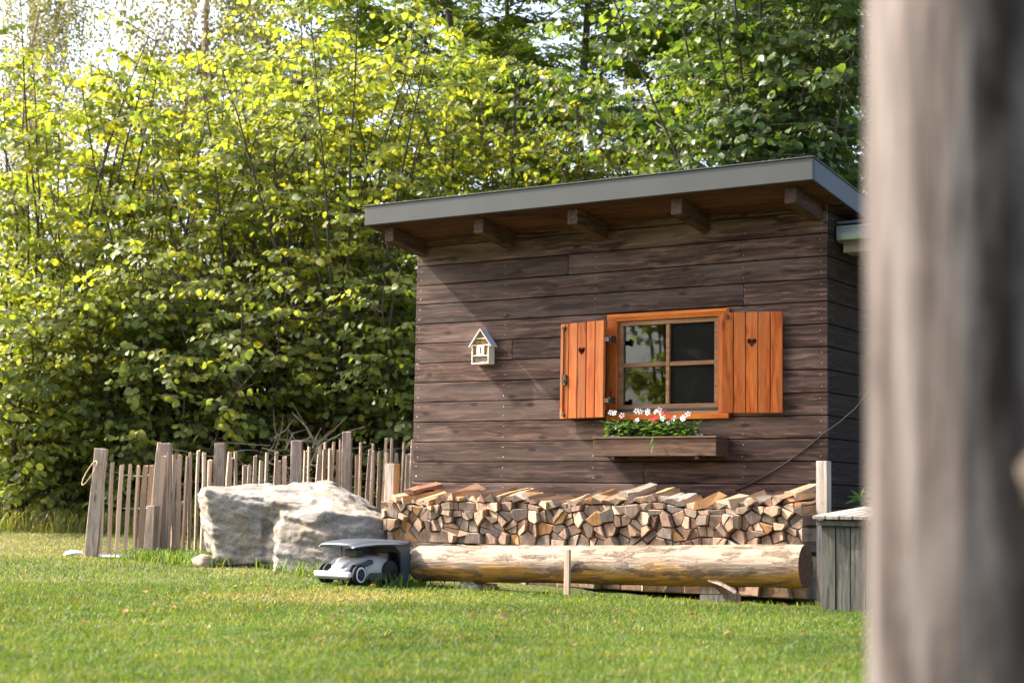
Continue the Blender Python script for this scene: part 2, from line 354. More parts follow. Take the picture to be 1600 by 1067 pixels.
def rock_mat():
    m, n, l, bs = new_mat('gneiss_boulder')
    tc = n.new('ShaderNodeTexCoord')
    n1 = n.new('ShaderNodeTexNoise'); n1.inputs['Scale'].default_value = 3.5; n1.inputs['Detail'].default_value = 9; n1.inputs['Roughness'].default_value = .65
    l.new(tc.outputs['Object'], n1.inputs['Vector'])
    mp = n.new('ShaderNodeMapping'); mp.inputs['Scale'].default_value = (1, 1, 1.7); mp.inputs['Rotation'].default_value = (.25, .45, 0); l.new(tc.outputs['Object'], mp.inputs['Vector'])
    n2 = n.new('ShaderNodeTexNoise'); n2.inputs['Scale'].default_value = 19; n2.inputs['Detail'].default_value = 9; n2.inputs['Roughness'].default_value = .75; l.new(mp.outputs[0], n2.inputs['Vector'])
    r1 = ramp(n, [(.3, (.165, .142, .115)), (.5, (.25, .228, .20)), (.7, (.315, .295, .27))]); l.new(n1.outputs['Fac'], r1.inputs[0])
    r2 = ramp(n, [(.32, (.55, .53, .50)), (.46, (.92, .91, .9)), (.56, (1.03, 1.03, 1.03)), (.72, (1.2, 1.2, 1.2))]); l.new(n2.outputs['Fac'], r2.inputs[0])
    mu = n.new('ShaderNodeMix'); mu.data_type = 'RGBA'; mu.blend_type = 'MULTIPLY'; mu.inputs['Factor'].default_value = 1
    l.new(r1.outputs[0], mu.inputs['A']); l.new(r2.outputs[0], mu.inputs['B'])
    n4 = n.new('ShaderNodeTexNoise'); n4.inputs['Scale'].default_value = 4.2; n4.inputs['Detail'].default_value = 3; l.new(tc.outputs['Object'], n4.inputs['Vector'])
    r4 = ramp(n, [(.52, (0, 0, 0)), (.7, (.6,)*3)]); l.new(n4.outputs['Fac'], r4.inputs[0])
    mo = n.new('ShaderNodeMix'); mo.data_type = 'RGBA'; l.new(r4.outputs[0], mo.inputs['Factor']); l.new(mu.outputs['Result'], mo.inputs['A']); mo.inputs['B'].default_value = (.20, .15, .09, 1)
    n5 = n.new('ShaderNodeTexNoise'); n5.inputs['Scale'].default_value = 70; n5.inputs['Detail'].default_value = 4; l.new(tc.outputs['Object'], n5.inputs['Vector'])
    r5 = ramp(n, [(.38, (.78, .77, .75)), (.5, (1, 1, 1)), (.66, (1.12, 1.12, 1.12))]); l.new(n5.outputs['Fac'], r5.inputs[0])
    m5 = n.new('ShaderNodeMix'); m5.data_type = 'RGBA'; m5.blend_type = 'MULTIPLY'; m5.inputs['Factor'].default_value = 1; l.new(mo.outputs['Result'], m5.inputs['A']); l.new(r5.outputs[0], m5.inputs['B'])
    l.new(m5.outputs['Result'], bs.inputs['Base Color']); bs.inputs['Roughness'].default_value = .85; bs.inputs['Specular IOR Level'].default_value = .3
    bp = n.new('ShaderNodeBump'); bp.inputs['Strength'].default_value = .9; bp.inputs['Distance'].default_value = .014
    l.new(n2.outputs['Fac'], bp.inputs['Height']); l.new(bp.outputs[0], bs.inputs['Normal'])
    return m
MAT['rock'] = rock_mat()

def ground_mat():
    m, n, l, bs = new_mat('lawn_soil')
    tc = n.new('ShaderNodeTexCoord')
    n1 = n.new('ShaderNodeTexNoise'); n1.inputs['Scale'].default_value = .9; n1.inputs['Detail'].default_value = 6; l.new(tc.outputs['Object'], n1.inputs['Vector'])
    n2 = n.new('ShaderNodeTexNoise'); n2.inputs['Scale'].default_value = 45; n2.inputs['Detail'].default_value = 6; l.new(tc.outputs['Object'], n2.inputs['Vector'])
    r1 = ramp(n, [(.35, (.055, .075, .018)), (.55, (.085, .10, .028)), (.72, (.17, .14, .06))]); l.new(n1.outputs['Fac'], r1.inputs[0])
    r2 = ramp(n, [(.3, (.5, .5, .5)), (.7, (1.3, 1.3, 1.3))]); l.new(n2.outputs['Fac'], r2.inputs[0])
    mu = n.new('ShaderNodeMix'); mu.data_type = 'RGBA'; mu.blend_type = 'MULTIPLY'; mu.inputs['Factor'].default_value = 1
    l.new(r1.outputs[0], mu.inputs['A']); l.new(r2.outputs[0], mu.inputs['B']); l.new(mu.outputs['Result'], bs.inputs['Base Color'])
    bs.inputs['Roughness'].default_value = .95; bs.inputs['Specular IOR Level'].default_value = .1
    bp = n.new('ShaderNodeBump'); bp.inputs['Strength'].default_value = .8; bp.inputs['Distance'].default_value = .03
    l.new(n2.outputs['Fac'], bp.inputs['Height']); l.new(bp.outputs[0], bs.inputs['Normal'])
    return m
MAT['ground'] = ground_mat()

def glass_mat():
    m, n, l, bs = new_mat('window_glass')
    tr = n.new('ShaderNodeBsdfTransparent'); tr.inputs[0].default_value = (.80, .83, .80, 1)
    gl = n.new('ShaderNodeBsdfGlossy'); gl.inputs['Roughness'].default_value = .015; gl.inputs['Color'].default_value = (.95, .97, .96, 1)
    fr = n.new('ShaderNodeFresnel'); fr.inputs['IOR'].default_value = 1.55
    ms = n.new('ShaderNodeMixShader'); l.new(fr.outputs[0], ms.inputs[0]); l.new(tr.outputs[0], ms.inputs[1]); l.new(gl.outputs[0], ms.inputs[2])
    l.new(ms.outputs[0], n['Material Output'].inputs['Surface'])
    return m
MAT['glass'] = glass_mat()

def screen_mat():
    m, n, l, bs = new_mat('fly_screen_mesh')
    tr = n.new('ShaderNodeBsdfTransparent'); df = n.new('ShaderNodeBsdfDiffuse'); df.inputs[0].default_value = (.018, .018, .017, 1)
    ms = n.new('ShaderNodeMixShader'); ms.inputs[0].default_value = .5; l.new(tr.outputs[0], ms.inputs[1]); l.new(df.outputs[0], ms.inputs[2])
    l.new(ms.outputs[0], n['Material Output'].inputs['Surface'])
    return m
MAT['screen'] = screen_mat()

def trunk_mat():
    """weathered grey-brown round post: long streaks, dark stains, bare silvery patches"""
    m, n, l, bs = new_mat('weathered_round_post')
    tc = n.new('ShaderNodeTexCoord')
    def nz(sc_, zs, det, loc):
        mp = n.new('ShaderNodeMapping'); mp.inputs['Scale'].default_value = (1, 1, zs); mp.inputs['Location'].default_value = loc; l.new(tc.outputs['Object'], mp.inputs['Vector'])
        t = n.new('ShaderNodeTexNoise'); t.inputs['Scale'].default_value = sc_; t.inputs['Detail'].default_value = det; t.inputs['Roughness'].default_value = .6; l.new(mp.outputs[0], t.inputs['Vector']); return t
    a = nz(26, .12, 5, (0, 0, 0)); b = nz(11, .35, 4, (3, 5, 1)); c = nz(60, .08, 4, (7, 1, 2))
    r1 = ramp(n, [(.36, (.045, .036, .033)), (.48, (.092, .077, .072)), (.60, (.135, .119, .115))]); l.new(a.outputs['Fac'], r1.inputs[0])
    r2 = ramp(n, [(.36, (.30, .27, .25)), (.50, (1, 1, 1)), (.66, (1.15, 1.12, 1.1))]); l.new(b.outputs['Fac'], r2.inputs[0])
    mu = n.new('ShaderNodeMix'); mu.data_type = 'RGBA'; mu.blend_type = 'MULTIPLY'; mu.inputs['Factor'].default_value = 1
    l.new(r1.outputs[0], mu.inputs['A']); l.new(r2.outputs[0], mu.inputs['B']); l.new(mu.outputs['Result'], bs.inputs['Base Color'])
    bs.inputs['Roughness'].default_value = .9; bs.inputs['Specular IOR Level'].default_value = .2
    bp = n.new('ShaderNodeBump'); bp.inputs['Strength'].default_value = .8; bp.inputs['Distance'].default_value = .01
    l.new(c.outputs['Fac'], bp.inputs['Height']); l.new(bp.outputs[0], bs.inputs['Normal'])
    return m
MAT['roundpost'] = trunk_mat()

# ------------------------------------------------------------------ ground
def build_ground():
    ds = np.concatenate([np.linspace(-60, 0, 7), np.linspace(2, 26, 97), np.array([28, 32, 38, 50, 80, 140, 300])])
    ls = np.concatenate([np.array([-300, -140, -80, -50, -34]), np.linspace(-26, 18, 111), np.array([24, 34, 50, 80, 140, 300])])
    Dg, Lg = np.meshgrid(ds, ls, indexing='ij')
    X = CAM[0] + FH[0]*Dg + RT0[0]*Lg; Y = CAM[1] + FH[1]*Dg + RT0[1]*Lg
    Z = gz(X, Y)
    wob = np.array([noise.noise((x*.8, y*.8, 0)) for x, y in zip(X.ravel(), Y.ravel())]).reshape(X.shape)
    Z = Z + wob*.012
    nr, nc = X.shape
    idx = np.arange(nr*nc).reshape(nr, nc)
    F = np.stack([idx[:-1, :-1], idx[:-1, 1:], idx[1:, 1:], idx[1:, :-1]], -1).reshape(-1, 4)
    o = tri_mesh('ground', np.stack([X, Y, Z], -1).reshape(-1, 3), F, MAT['ground'], smooth=True)
    tag(o, kind='structure')
build_ground()

# ------------------------------------------------------------------ shed
SL, SD = 3.471, 2.45            # length of the front wall, depth of the shed
BH, Z11 = 0.155, 0.755          # board pitch and the height of one joint
SLOPE = -0.12
def roof_z(y): return 2.662 + SLOPE*y        # underside of the roof
shed = empty('shed', (-SL/2, SD/2, 0), label='dark brown board shed with flat grey metal roof and orange shutters', cat='shed')

def build_shed():
    wx0, wx1, wz0, wz1 = -1.668, -0.752, 1.22, 1.95    # window opening
    joints = {14: -2.06, 12: -0.62, 10: -2.55, 4: -1.4, 2: -2.3}
    rows = []
    z = Z11 - 4*BH; j = 0
    while z < 2.66:
        rows.append((j, z, min(z+BH, 2.70))); z += BH; j += 1
    G_ = .007
    for j, z0, z1 in rows:
        spans = [(-SL, 0.0)]
        if z0 < wz1-.01 and z1 > wz0+.01: spans = [(-SL, wx0), (wx1, 0.0)]
        if j in joints:
            xj = joints[j]; out = []
            for a, b in spans:
                if a < xj < b: out += [(a, xj-.0015), (xj+.0015, b)]
                else: out.append((a, b))
            spans = out
        for a, b in spans:
            wbox('front_board', a, b, 0.0+R.uniform(-.0012, .0012), .021, z0+G_/2, z1-G_/2, MAT['board'], shed, bev=.0025)
        if z0 < wz1 < z1:
            wbox('front_board', wx0, wx1, .0, .021, wz1, z1-G_/2, MAT['board'], shed, bev=.0025)
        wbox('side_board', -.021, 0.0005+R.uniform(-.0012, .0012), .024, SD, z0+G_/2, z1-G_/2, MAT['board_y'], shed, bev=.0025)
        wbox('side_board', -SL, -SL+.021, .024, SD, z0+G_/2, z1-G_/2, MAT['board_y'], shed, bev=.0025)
    # backing behind the boards (four panels leave the window open)
    b0, b1, zt = .023, .05, 2.64
    for x0, x1, z0, z1 in ((-SL+.03, wx0-.0, .10, zt), (wx1, -.03, .10, zt), (wx0, wx1, .10, wz0), (wx0, wx1, wz1, zt)):
        wbox('inner_panel', x0, x1, b0, b1, z0, z1, MAT['dark_in'], shed, bev=0)
    wbox('inner_panel', -.05, -.023, .052, SD-.02, .1, 2.6, MAT['dark_in'], shed, bev=0)
    wbox('inner_panel', -SL+.023, -SL+.05, .052, SD-.02, .1, 2.6, MAT['dark_in'], shed, bev=0)
    wbox('back_wall', -SL, 0, SD+.002, SD+.03, .10, 2.5, MAT['board'], shed, bev=.002)
    wbox('floor', -SL+.052, -.052, .052, SD-.022, .06, .098, MAT['dark_in'], shed, bev=0)
    # roof: deck, soffit planks, metal edge
    ov, oh = .123, .53
    x0, x1, y0, y1 = -SL-ov, ov, -oh, SD+.25
    roof = empty('roof', (0, 0, 0)); roof.parent = shed; roof.location = rel(shed, (0, 0, 0))
    ang = math.atan(SLOPE)
    def slab(name, xa, xb, ya, yb, lo, hi, mat, par, bev=.002):
        # sheared block following the roof slope; lo/hi measured from the roof's underside
        V = []
        for (xx, yy, hh) in ((xa, ya, lo), (xb, ya, lo), (xb, yb, lo), (xa, yb, lo), (xa, ya, hi), (xb, ya, hi), (xb, yb, hi), (xa, yb, hi)):
            V.append(Vector((xx, yy, roof_z(yy)+hh)))
        c = sum(V, Vector())/8
        bm = bmesh.new(); vs = [bm.verts.new(v-c) for v in V]
        for f in ((0, 3, 2, 1), (4, 5, 6, 7), (0, 1, 5, 4), (1, 2, 6, 5), (2, 3, 7, 6), (3, 0, 4, 7)): bm.faces.new([vs[i] for i in f])
        if bev: bmesh.ops.bevel(bm, geom=bm.edges[:], offset=bev, segments=1, affect='EDGES')
        return from_bm(name, bm, mat, par, c)
    slab('deck', x0+.03, x1-.03, y0+.03, y1-.03, .022, .135, MAT['roofing'], roof)
    yb = y0+.028
    while yb < .0:
        slab('soffit_plank', x0+.03, x1-.03, yb+.002, min(yb+.128, .10)-.002, -.002, .020, MAT['soffit'], roof)
        yb += .128
    slab('soffit_plank', x0+.03, x1-.03, .104, y1-.03, -.002, .020, MAT['soffit'], roof)
    def fascia(name, xa, xb, ya, yb):
        return slab(name, xa, xb, ya, yb, -.004, .144, MAT['fascia'], roof, .004)
    fascia('fascia', x0, x1-.0, y0, y0+.026)
    fascia('fascia', x1-.026, x1+.001, y0+.0265, y1)
    fascia('fascia', x0-.001, x0+.026, y0+.0265, y1)
    fascia('fascia', x0+.0265, x1-.0265, y1-.026, y1)
    slab('drip_edge', x0-.006, x1+.006, y0-.007, y0+.012, .1445, .152, MAT['fascia'], roof, .001)
    slab('drip_edge', x1-.012, x1+.007, y0+.0125, y1, .1445, .152, MAT['fascia'], roof, .001)
    slab('drip_edge', x0-.007, x0+.012, y0+.0125, y1, .1445, .152, MAT['fascia'], roof, .001)
    for xr in (-3.377, -2.538, -1.718, -.879, -.032):
        ra_ = slab('rafter', xr-.085, xr, -.44, -.002, -.118, -.004, MAT['rafter'], shed, .004); ra_.location = rel(shed, ra_.location)
    # screw heads, two to a board end and over the studs
    V, F = [], []
    studs = [-3.43, -2.62, -1.82, -.62, -.045]
    for j, z0, z1 in rows[:-1]:
        for sx in studs:
            if wx0 < sx < wx1 and z0 < wz1 and z1 > wz0: continue
            for zz in (z0+.04, z1-.04):
                c = Vector((sx+R.uniform(-.008, .008), -.0015, zz+R.uniform(-.006, .006)))
                b = len(V)
                for k in range(6): V.append(c + Vector((math.cos(k*math.pi/3)*.0028, 0, math.sin(k*math.pi/3)*.0028)))
                V.append(c + Vector((0, -.0015, 0)))
                for k in range(6): F.append((b+k, b+(k+1) % 6, b+6))
        for yy in (.05, .105):
            for zz in (z0+.04, z1-.04):
                c = Vector((.0022, yy+R.uniform(-.006, .006), zz+R.uniform(-.008, .008))); b = len(V)
                for k in range(6): V.append(c + Vector((0, math.cos(k*math.pi/3)*.0027, math.sin(k*math.pi/3)*.0027)))
                V.append(c + Vector((.0015, 0, 0)))
                for k in range(6): F.append((b+k, b+(k+1) % 6, b+6))
    o = make('screw_heads', [rel(shed, v) for v in V], F, MAT['screw'], shed); o['kind'] = 'stuff'

    # window: casing, sash with glazing bars, four panes, fly screen on the right half
    win = empty('window', (0, 0, 0)); win.parent = shed; win.location = rel(shed, (0, 0, 0))
    X0, X1, Z0, Z1 = -1.700, -.716, 1.208, 1.982
    t = .05
    wb = lambda nm, a, b, c, d, e, f, mt, bev=.003: wbox(nm, a, b, c, d, e, f, mt, win_off, bev=bev)
    win_off = win
    win.location = rel(shed, (0, 0, 0))
    def wb(nm, a, b, c, d, e, f, mt, bev=.003):
        return box(nm, Vector(((a+b)/2, (c+d)/2, (e+f)/2)), (b-a, d-c, f-e), mt, win, bev=bev)
    wb('casing', X0, X1, -.034, -.003, Z1-.038, Z1, MAT['orange_x'])
    wb('casing', X0, X1, -.034, -.003, Z0, Z0+.040, MAT['orange_x'])
    wb('casing', X0, X0+.075, -.032, -.003, Z0+.0405, Z1-.0385, MAT['orange'])
    wb('casing', X1-.075, X1, -.032, -.003, Z0+.0405, Z1-.0385, MAT['orange'])
    wb('casing', X0+.012, X1-.012, -.040, -.0345, Z1-.026, Z1-.004, MAT['orange_x'], .002)
    # reveal
    a, b, lo, hi = X0+.0755, X1-.0755, Z0+.0405, Z1-.0385
    wb('reveal', a, b, -.028, .06, hi-.012, hi, MAT['orange_x'], .001)
    wb('reveal', a, b, -.030, .06, lo, lo+.018, MAT['sash'], .001)
    wb('reveal', a, a+.012, -.028, .06, lo+.0185, hi-.0125, MAT['orange'], .001)
    wb('reveal', b-.012, b, -.028, .06, lo+.0185, hi-.0125, MAT['orange'], .001)
    # sash
    a += .0125; b -= .0125; lo += .0185; hi -= .0125
    s = .036
    wb('sash_rail', a, b, -.010, .035, hi-s, hi, MAT['sash'])
    wb('sash_rail', a, b, -.012, .037, lo, lo+.052, MAT['sash'])
    wb('sash_stile', a, a+s, -.010, .035, lo+.0525, hi-s-.0005, MAT['sash'])
    wb('sash_stile', b-s, b, -.010, .035, lo+.0525, hi-s-.0005, MAT['sash'])
    mx, mz = (a+b)/2, (lo+.052+hi-s)/2
    wb('glazing_bar', mx-.015, mx+.015, -.012, .033, lo+.053, hi-s-.001, MAT['sash'])
    for (u, v) in ((a+s+.0005, mx-.0155), (mx+.0155, b-s-.0005)):
        wb('glazing_bar', u, v, -.009, .030, mz-.015, mz+.015, MAT['sash'])
        for (w0, w1) in ((lo+.0525, mz-.0155), (mz+.0155, hi-s-.0005)):
            wb('pane', u-.002, v+.002, .012, .016, w0-.002, w1+.002, MAT['glass'], 0)
    wb('fly_screen', mx+.016, b-s-.001, .0085, .0098, lo+.053, hi-s-.001, MAT['screen'], 0)
    wb('weather_bar', a+.004, b-.004, -.022, -.0125, lo+.006, lo+.024, MAT['plastic_d'], .001)

    # shutters: five planks, cross battens, heart cut-out, hinges
    def heart(u):  # outline of a heart, u in 0..1
        a = 2*math.pi*u
        return (16*math.sin(a)**3/34, (13*math.cos(a)-5*math.cos(2*a)-2*math.cos(3*a)-math.cos(4*a))/34)
    def shutter(hinge, free, z0, z1, side):
        h = Vector((hinge[0], hinge[1], 0)); f = Vector((free[0], free[1], 0))
        d = (f-h); wdt = d.length
        sh = empty('shutter', (0, 0, 0)); sh.parent = shed
        # local x runs hinge -> free, local y outwards, z up
        ex = d.normalized(); ang = math.atan2(ex.y, ex.x)
        sh.location = rel(shed, (h.x, h.y, z0)); sh.rotation_euler = (0, 0, ang)
        out = -1 if side > 0 else 1          # local y that faces away from the wall
        H = z1-z0; n = 5; pw = wdt/n; g = .0028; th = .024
        for i in range(n):
            c = Vector(((i+.5)*pw, 0, H/2))
            if i == 2:
                # plank with a heart cut through it
                hz = H*.70; hs = .074
                pk = box('heart_plank', c, (pw-2*g, th, H), MAT['orange'], sh, bev=.003)
                bm = bmesh.new()
                fr = [bm.verts.new((heart(k/28)[0]*hs, -.05, heart(k/28)[1]*hs+hz-H/2)) for k in range(28)]
                bk = [bm.verts.new((heart(k/28)[0]*hs, .05, heart(k/28)[1]*hs+hz-H/2)) for k in range(28)]
                bm.faces.new(fr); bm.faces.new(bk[::-1])
                for k in range(28): bm.faces.new([fr[k], bk[k], bk[(k+1) % 28], fr[(k+1) % 28]])
                bmesh.ops.recalc_face_normals(bm, faces=bm.faces[:])
                cu = from_bm('cutter', bm, MAT['orange'], sh, c)
                md = pk.modifiers.new('b', 'BOOLEAN'); md.operation = 'DIFFERENCE'; md.object = cu; md.solver = 'EXACT'
                m2 = bpy.data.meshes.new_from_object(pk.evaluated_get(bpy.context.evaluated_depsgraph_get()))
                pk.modifiers.clear(); pk.data = m2; bpy.data.objects.remove(cu)
            else:
                box('plank', c, (pw-2*g, th, H), MAT['orange'], sh, bev=.003)
        for zz in (.12*H, .86*H):
            box('batten', Vector((wdt/2, -out*(th/2+.011), zz)), (wdt*.94, .021, .06), MAT['orange_x'], sh, bev=.002)
        for zz in ((.17*H, .80*H) if side < 0 else ()):
            box('hinge', Vector((-.022, out*.002, zz)), (.05, .012, .032), MAT['iron'], sh, bev=.002)
            box('hinge', Vector((-.048, -out*.03, zz)), (.014, .06, .05), MAT['iron'], sh, bev=.002)
        if side < 0:
            # long bolt with its catch on the free edge
            V, F = tube_arrays([(wdt*.90, out*(th/2+.008), .05*H), (wdt*.90, out*(th/2+.008), .95*H)], .0055, 6)
            make('bolt_rod', V, F, MAT['iron'], sh, smooth=True)
            for zz in (.04*H, .95*H): box('bolt_guide', Vector((wdt*.90, out*(th/2+.008), zz)), (.028, .016, .022), MAT['iron'], sh, bev=.002)
            box('latch', Vector((wdt*.87, out*(th/2+.010), .41*H)), (.05, .018, .07), MAT['iron'], sh, bev=.004)
            box('latch_lever', Vector((wdt*.85, out*(th/2+.022), .37*H)), (.02, .012, .045), MAT['iron'], sh, rot=(0, .5, 0), bev=.003)
        else:
            box('bolt_guide', Vector((wdt*.10, out*(th/2+.008), .955*H)), (.022, .016, .022), MAT['iron'], sh, bev=.003)
        return sh
    hl = wy(945, 575, -.14); fl = wy(876.5, 582, -.035)
    shutter((hl[0], -.14), (fl[0], -.035), 1.225, 1.930, -1)
    hr = wy(1127.5, 565, -.14); fr_ = wy(1223.5, 565, -.04)
    shutter((hr[0], -.14), (fr_[0], -.04), 1.238, 1.934, 1)
build_shed()

# lean-to roof that starts at the shed's side wall
def build_leanto():
    p = wx(1312, 358, .02)
    y0, zt = float(p[1]), float(p[2])
    lt = empty('lean_to_roof', (1.4, y0+.6, 0), label='lean-to roof edge with zinc gutter beside the shed', cat='roof')
    L1 = 2.9
    def b(nm, a, b_, c, d, e, f, mt, bev=.003): return wbox(nm, a, b_, c, d, e, f, mt, lt, bev=bev)
    # gutter: U profile swept along x
    prof = [(-.055, .0), (-.06, -.045), (-.052, -.085), (-.02, -.10), (.02, -.10), (.035, -.07), (.035, -.01)]
    V, F = [], []
    for xx in (.02, L1):
        for (py_, pz_) in prof: V.append(rel(lt, (xx, y0+py_, zt+pz_)))
        for (py_, pz_) in prof: V.append(rel(lt, (xx, y0+py_*.93, zt+pz_*.95-.001)))
    n = len(prof)
    for i in range(n-1):
        F.append((i, i+1, 2*n+i+1, 2*n+i)); F.append((n+i+1, n+i, 3*n+i, 3*n+i+1))
    F.append(tuple(range(n)))
    make('gutter', V, F, MAT['gutter'], lt)
    b('gutter_bead', .02, L1, y0-.064, y0-.052, zt-.004, zt+.010, MAT['gutter'])
    b('fascia_board', .03, L1, y0+.036, y0+.06, zt-.16, zt+.03, MAT['greypost'])
    b('beam', .05, L1, y0+.065, y0+.16, zt-.17, zt-.04, MAT['slat'])
    b('roof_sheet', .004, L1, y0-.02, y0+1.7, zt+.031, zt+.05, MAT['roofing'])
    b('post', 2.4, 2.5, y0+.066, y0+.158, .0, zt-.172, MAT['post'])
    b('post', 2.4, 2.5, y0+1.5, y0+1.59, .0, zt+.029, MAT['post'])
    return y0, zt
LT = build_leanto()

# ------------------------------------------------------------------ insect hotel on the wall
def build_hotel():
    F_ = -.085                      # front plane
    a = wy(737, 540, F_); b = wy(763.7, 537, F_); ap = wy(748.9, 514.5, F_); bt = wy(750, 568.5, F_)
    x0, x1, zb, za = a[0], b[0], bt[2], ap[2]
    ze = zb + (za-zb)*.56           # eaves
    h = empty('insect_hotel', ((x0+x1)/2, F_/2, zb), label='small cream insect hotel with gabled roof hung on the shed wall', cat='insect hotel')
    def bx(nm, a, b, c, d, e, f, mt, bev=.0015): return wbox(nm, a, b, c, d, e, f, mt, h, bev=bev)
    t = .009
    bx('back_panel', x0, x1, -.012, -.003, zb, ze+.02, MAT['cream'])
    bx('side_panel', x0, x0+t, F_, -.013, zb, ze+.004, MAT['cream'])
    bx('side_panel', x1-t, x1, F_, -.013, zb, ze+.004, MAT['cream'])
    bx('floor_panel', x0+t, x1-t, F_, -.013, zb, zb+t, MAT['cream'])
    s1 = zb+(ze-zb)*.40
    bx('shelf', x0+t, x1-t, F_+.002, -.013, s1, s1+.008, MAT['cream'])
    bx('shelf', x0+t, x1-t, F_+.002, -.013, ze-.010, ze-.002, MAT['cream'])
    w = x1-x0
    s3 = ze+(za-ze)*.36
    bx('shelf', x0+w*.22, x1-w*.22, F_+.002, -.013, s3, s3+.007, MAT['cream'])
    # slotted butterfly door between two bundles of reeds
    for q0, q1 in ((.29, .47), (.55, .72)):
        bx('slotted_door', x0+w*q0, x0+w*q1, F_+.001, F_+.010, s1+.0085, ze-.0105, MAT['cream'])
    bx('door_slot', x0+w*.47, x0+w*.55, F_+.012, F_+.016, s1+.0085, ze-.0105, MAT['black'], 0)
    for zc in (s1+.014, ze-.017):
        bx('slotted_door', x0+w*.471, x0+w*.549, F_+.001, F_+.010, zc-.0055, zc+.0065, MAT['cream'])
    bx('cone_filling', x0+t+.001, x1-t-.001, F_+.012, -.014, zb+t+.001, s1-.001, MAT['cone'], .004)
    # bundles of reed ends
    def reeds(zlo, zhi, xlo, xhi):
        V, F = [], []
        step = .0105; z = zlo+step/2; r = 0
        while z < zhi-step*.3:
            x = xlo+step/2+(r % 2)*step/2
            while x < xhi-step*.3:
                b_ = len(V); rr = step*.47; yy = F_+.006+R.uniform(0, .008)
                for k in range(6): V.append(rel(h, (x+rr*math.cos(k*math.pi/3), yy, z+rr*math.sin(k*math.pi/3))))
                for k in range(6): V.append(rel(h, (x+rr*.5*math.cos(k*math.pi/3), yy, z+rr*.5*math.sin(k*math.pi/3))))
                for k in range(6): V.append(rel(h, (x+rr*.5*math.cos(k*math.pi/3), yy+.02, z+rr*.5*math.sin(k*math.pi/3))))
                for k in range(6): V.append(rel(h, (x+rr*math.cos(k*math.pi/3), yy+.05, z+rr*math.sin(k*math.pi/3))))
                for k in range(6):
                    k2 = (k+1) % 6
                    F.append((b_+k2, b_+k, b_+6+k, b_+6+k2)); F.append((b_+6+k2, b_+6+k, b_+12+k, b_+12+k2)); F.append((b_+k, b_+k2, b_+18+k2, b_+18+k))
                F.append(tuple(b_+12+k for k in range(6)))
                x += step
            z += step*.88; r += 1
        o = make('reed_bundle', V, F, MAT['reed'], h); o['kind'] = 'stuff'
    reeds(s1+.009, ze-.011, x0+t, x0+w*.28); reeds(s1+.009, ze-.011, x0+w*.73, x1-t)
    reeds(ze-.001, s3-.001, x0+w*.10, x1-w*.10); reeds(s3+.008, s3+.045, x0+w*.30, x1-w*.30)
    # gable roof: two boards
    xm = (x0+x1)/2; ovh = .02
    for sgn, mt in ((-1, MAT['cream']), (1, MAT['bluegrey'])):
        e = Vector((xm+sgn*(w/2+ovh), 0, ze-.018)); tp = Vector((xm, 0, za-.006))
        d = (e-tp); L = d.length; an = math.atan2(d.z, d.x)
        c = (e+tp)/2
        nrm = Vector((-d.z, 0, d.x)).normalized(); nrm = nrm if nrm.z > 0 else -nrm
        cc = c + nrm*.004
        box('roof_panel', rel(h, (cc.x, F_/2-.004, cc.z)), (L+.006, -F_+.006, .009), mt, h, rot=(0, -an, 0), bev=.0015)
    V = [rel(h, p) for p in ((x0+.004, -.02, ze), (x1-.004, -.02, ze), (xm, -.02, za-.012))]
    make('gable_back', V, [(0, 1, 2)], MAT['reed'], h)
build_hotel()

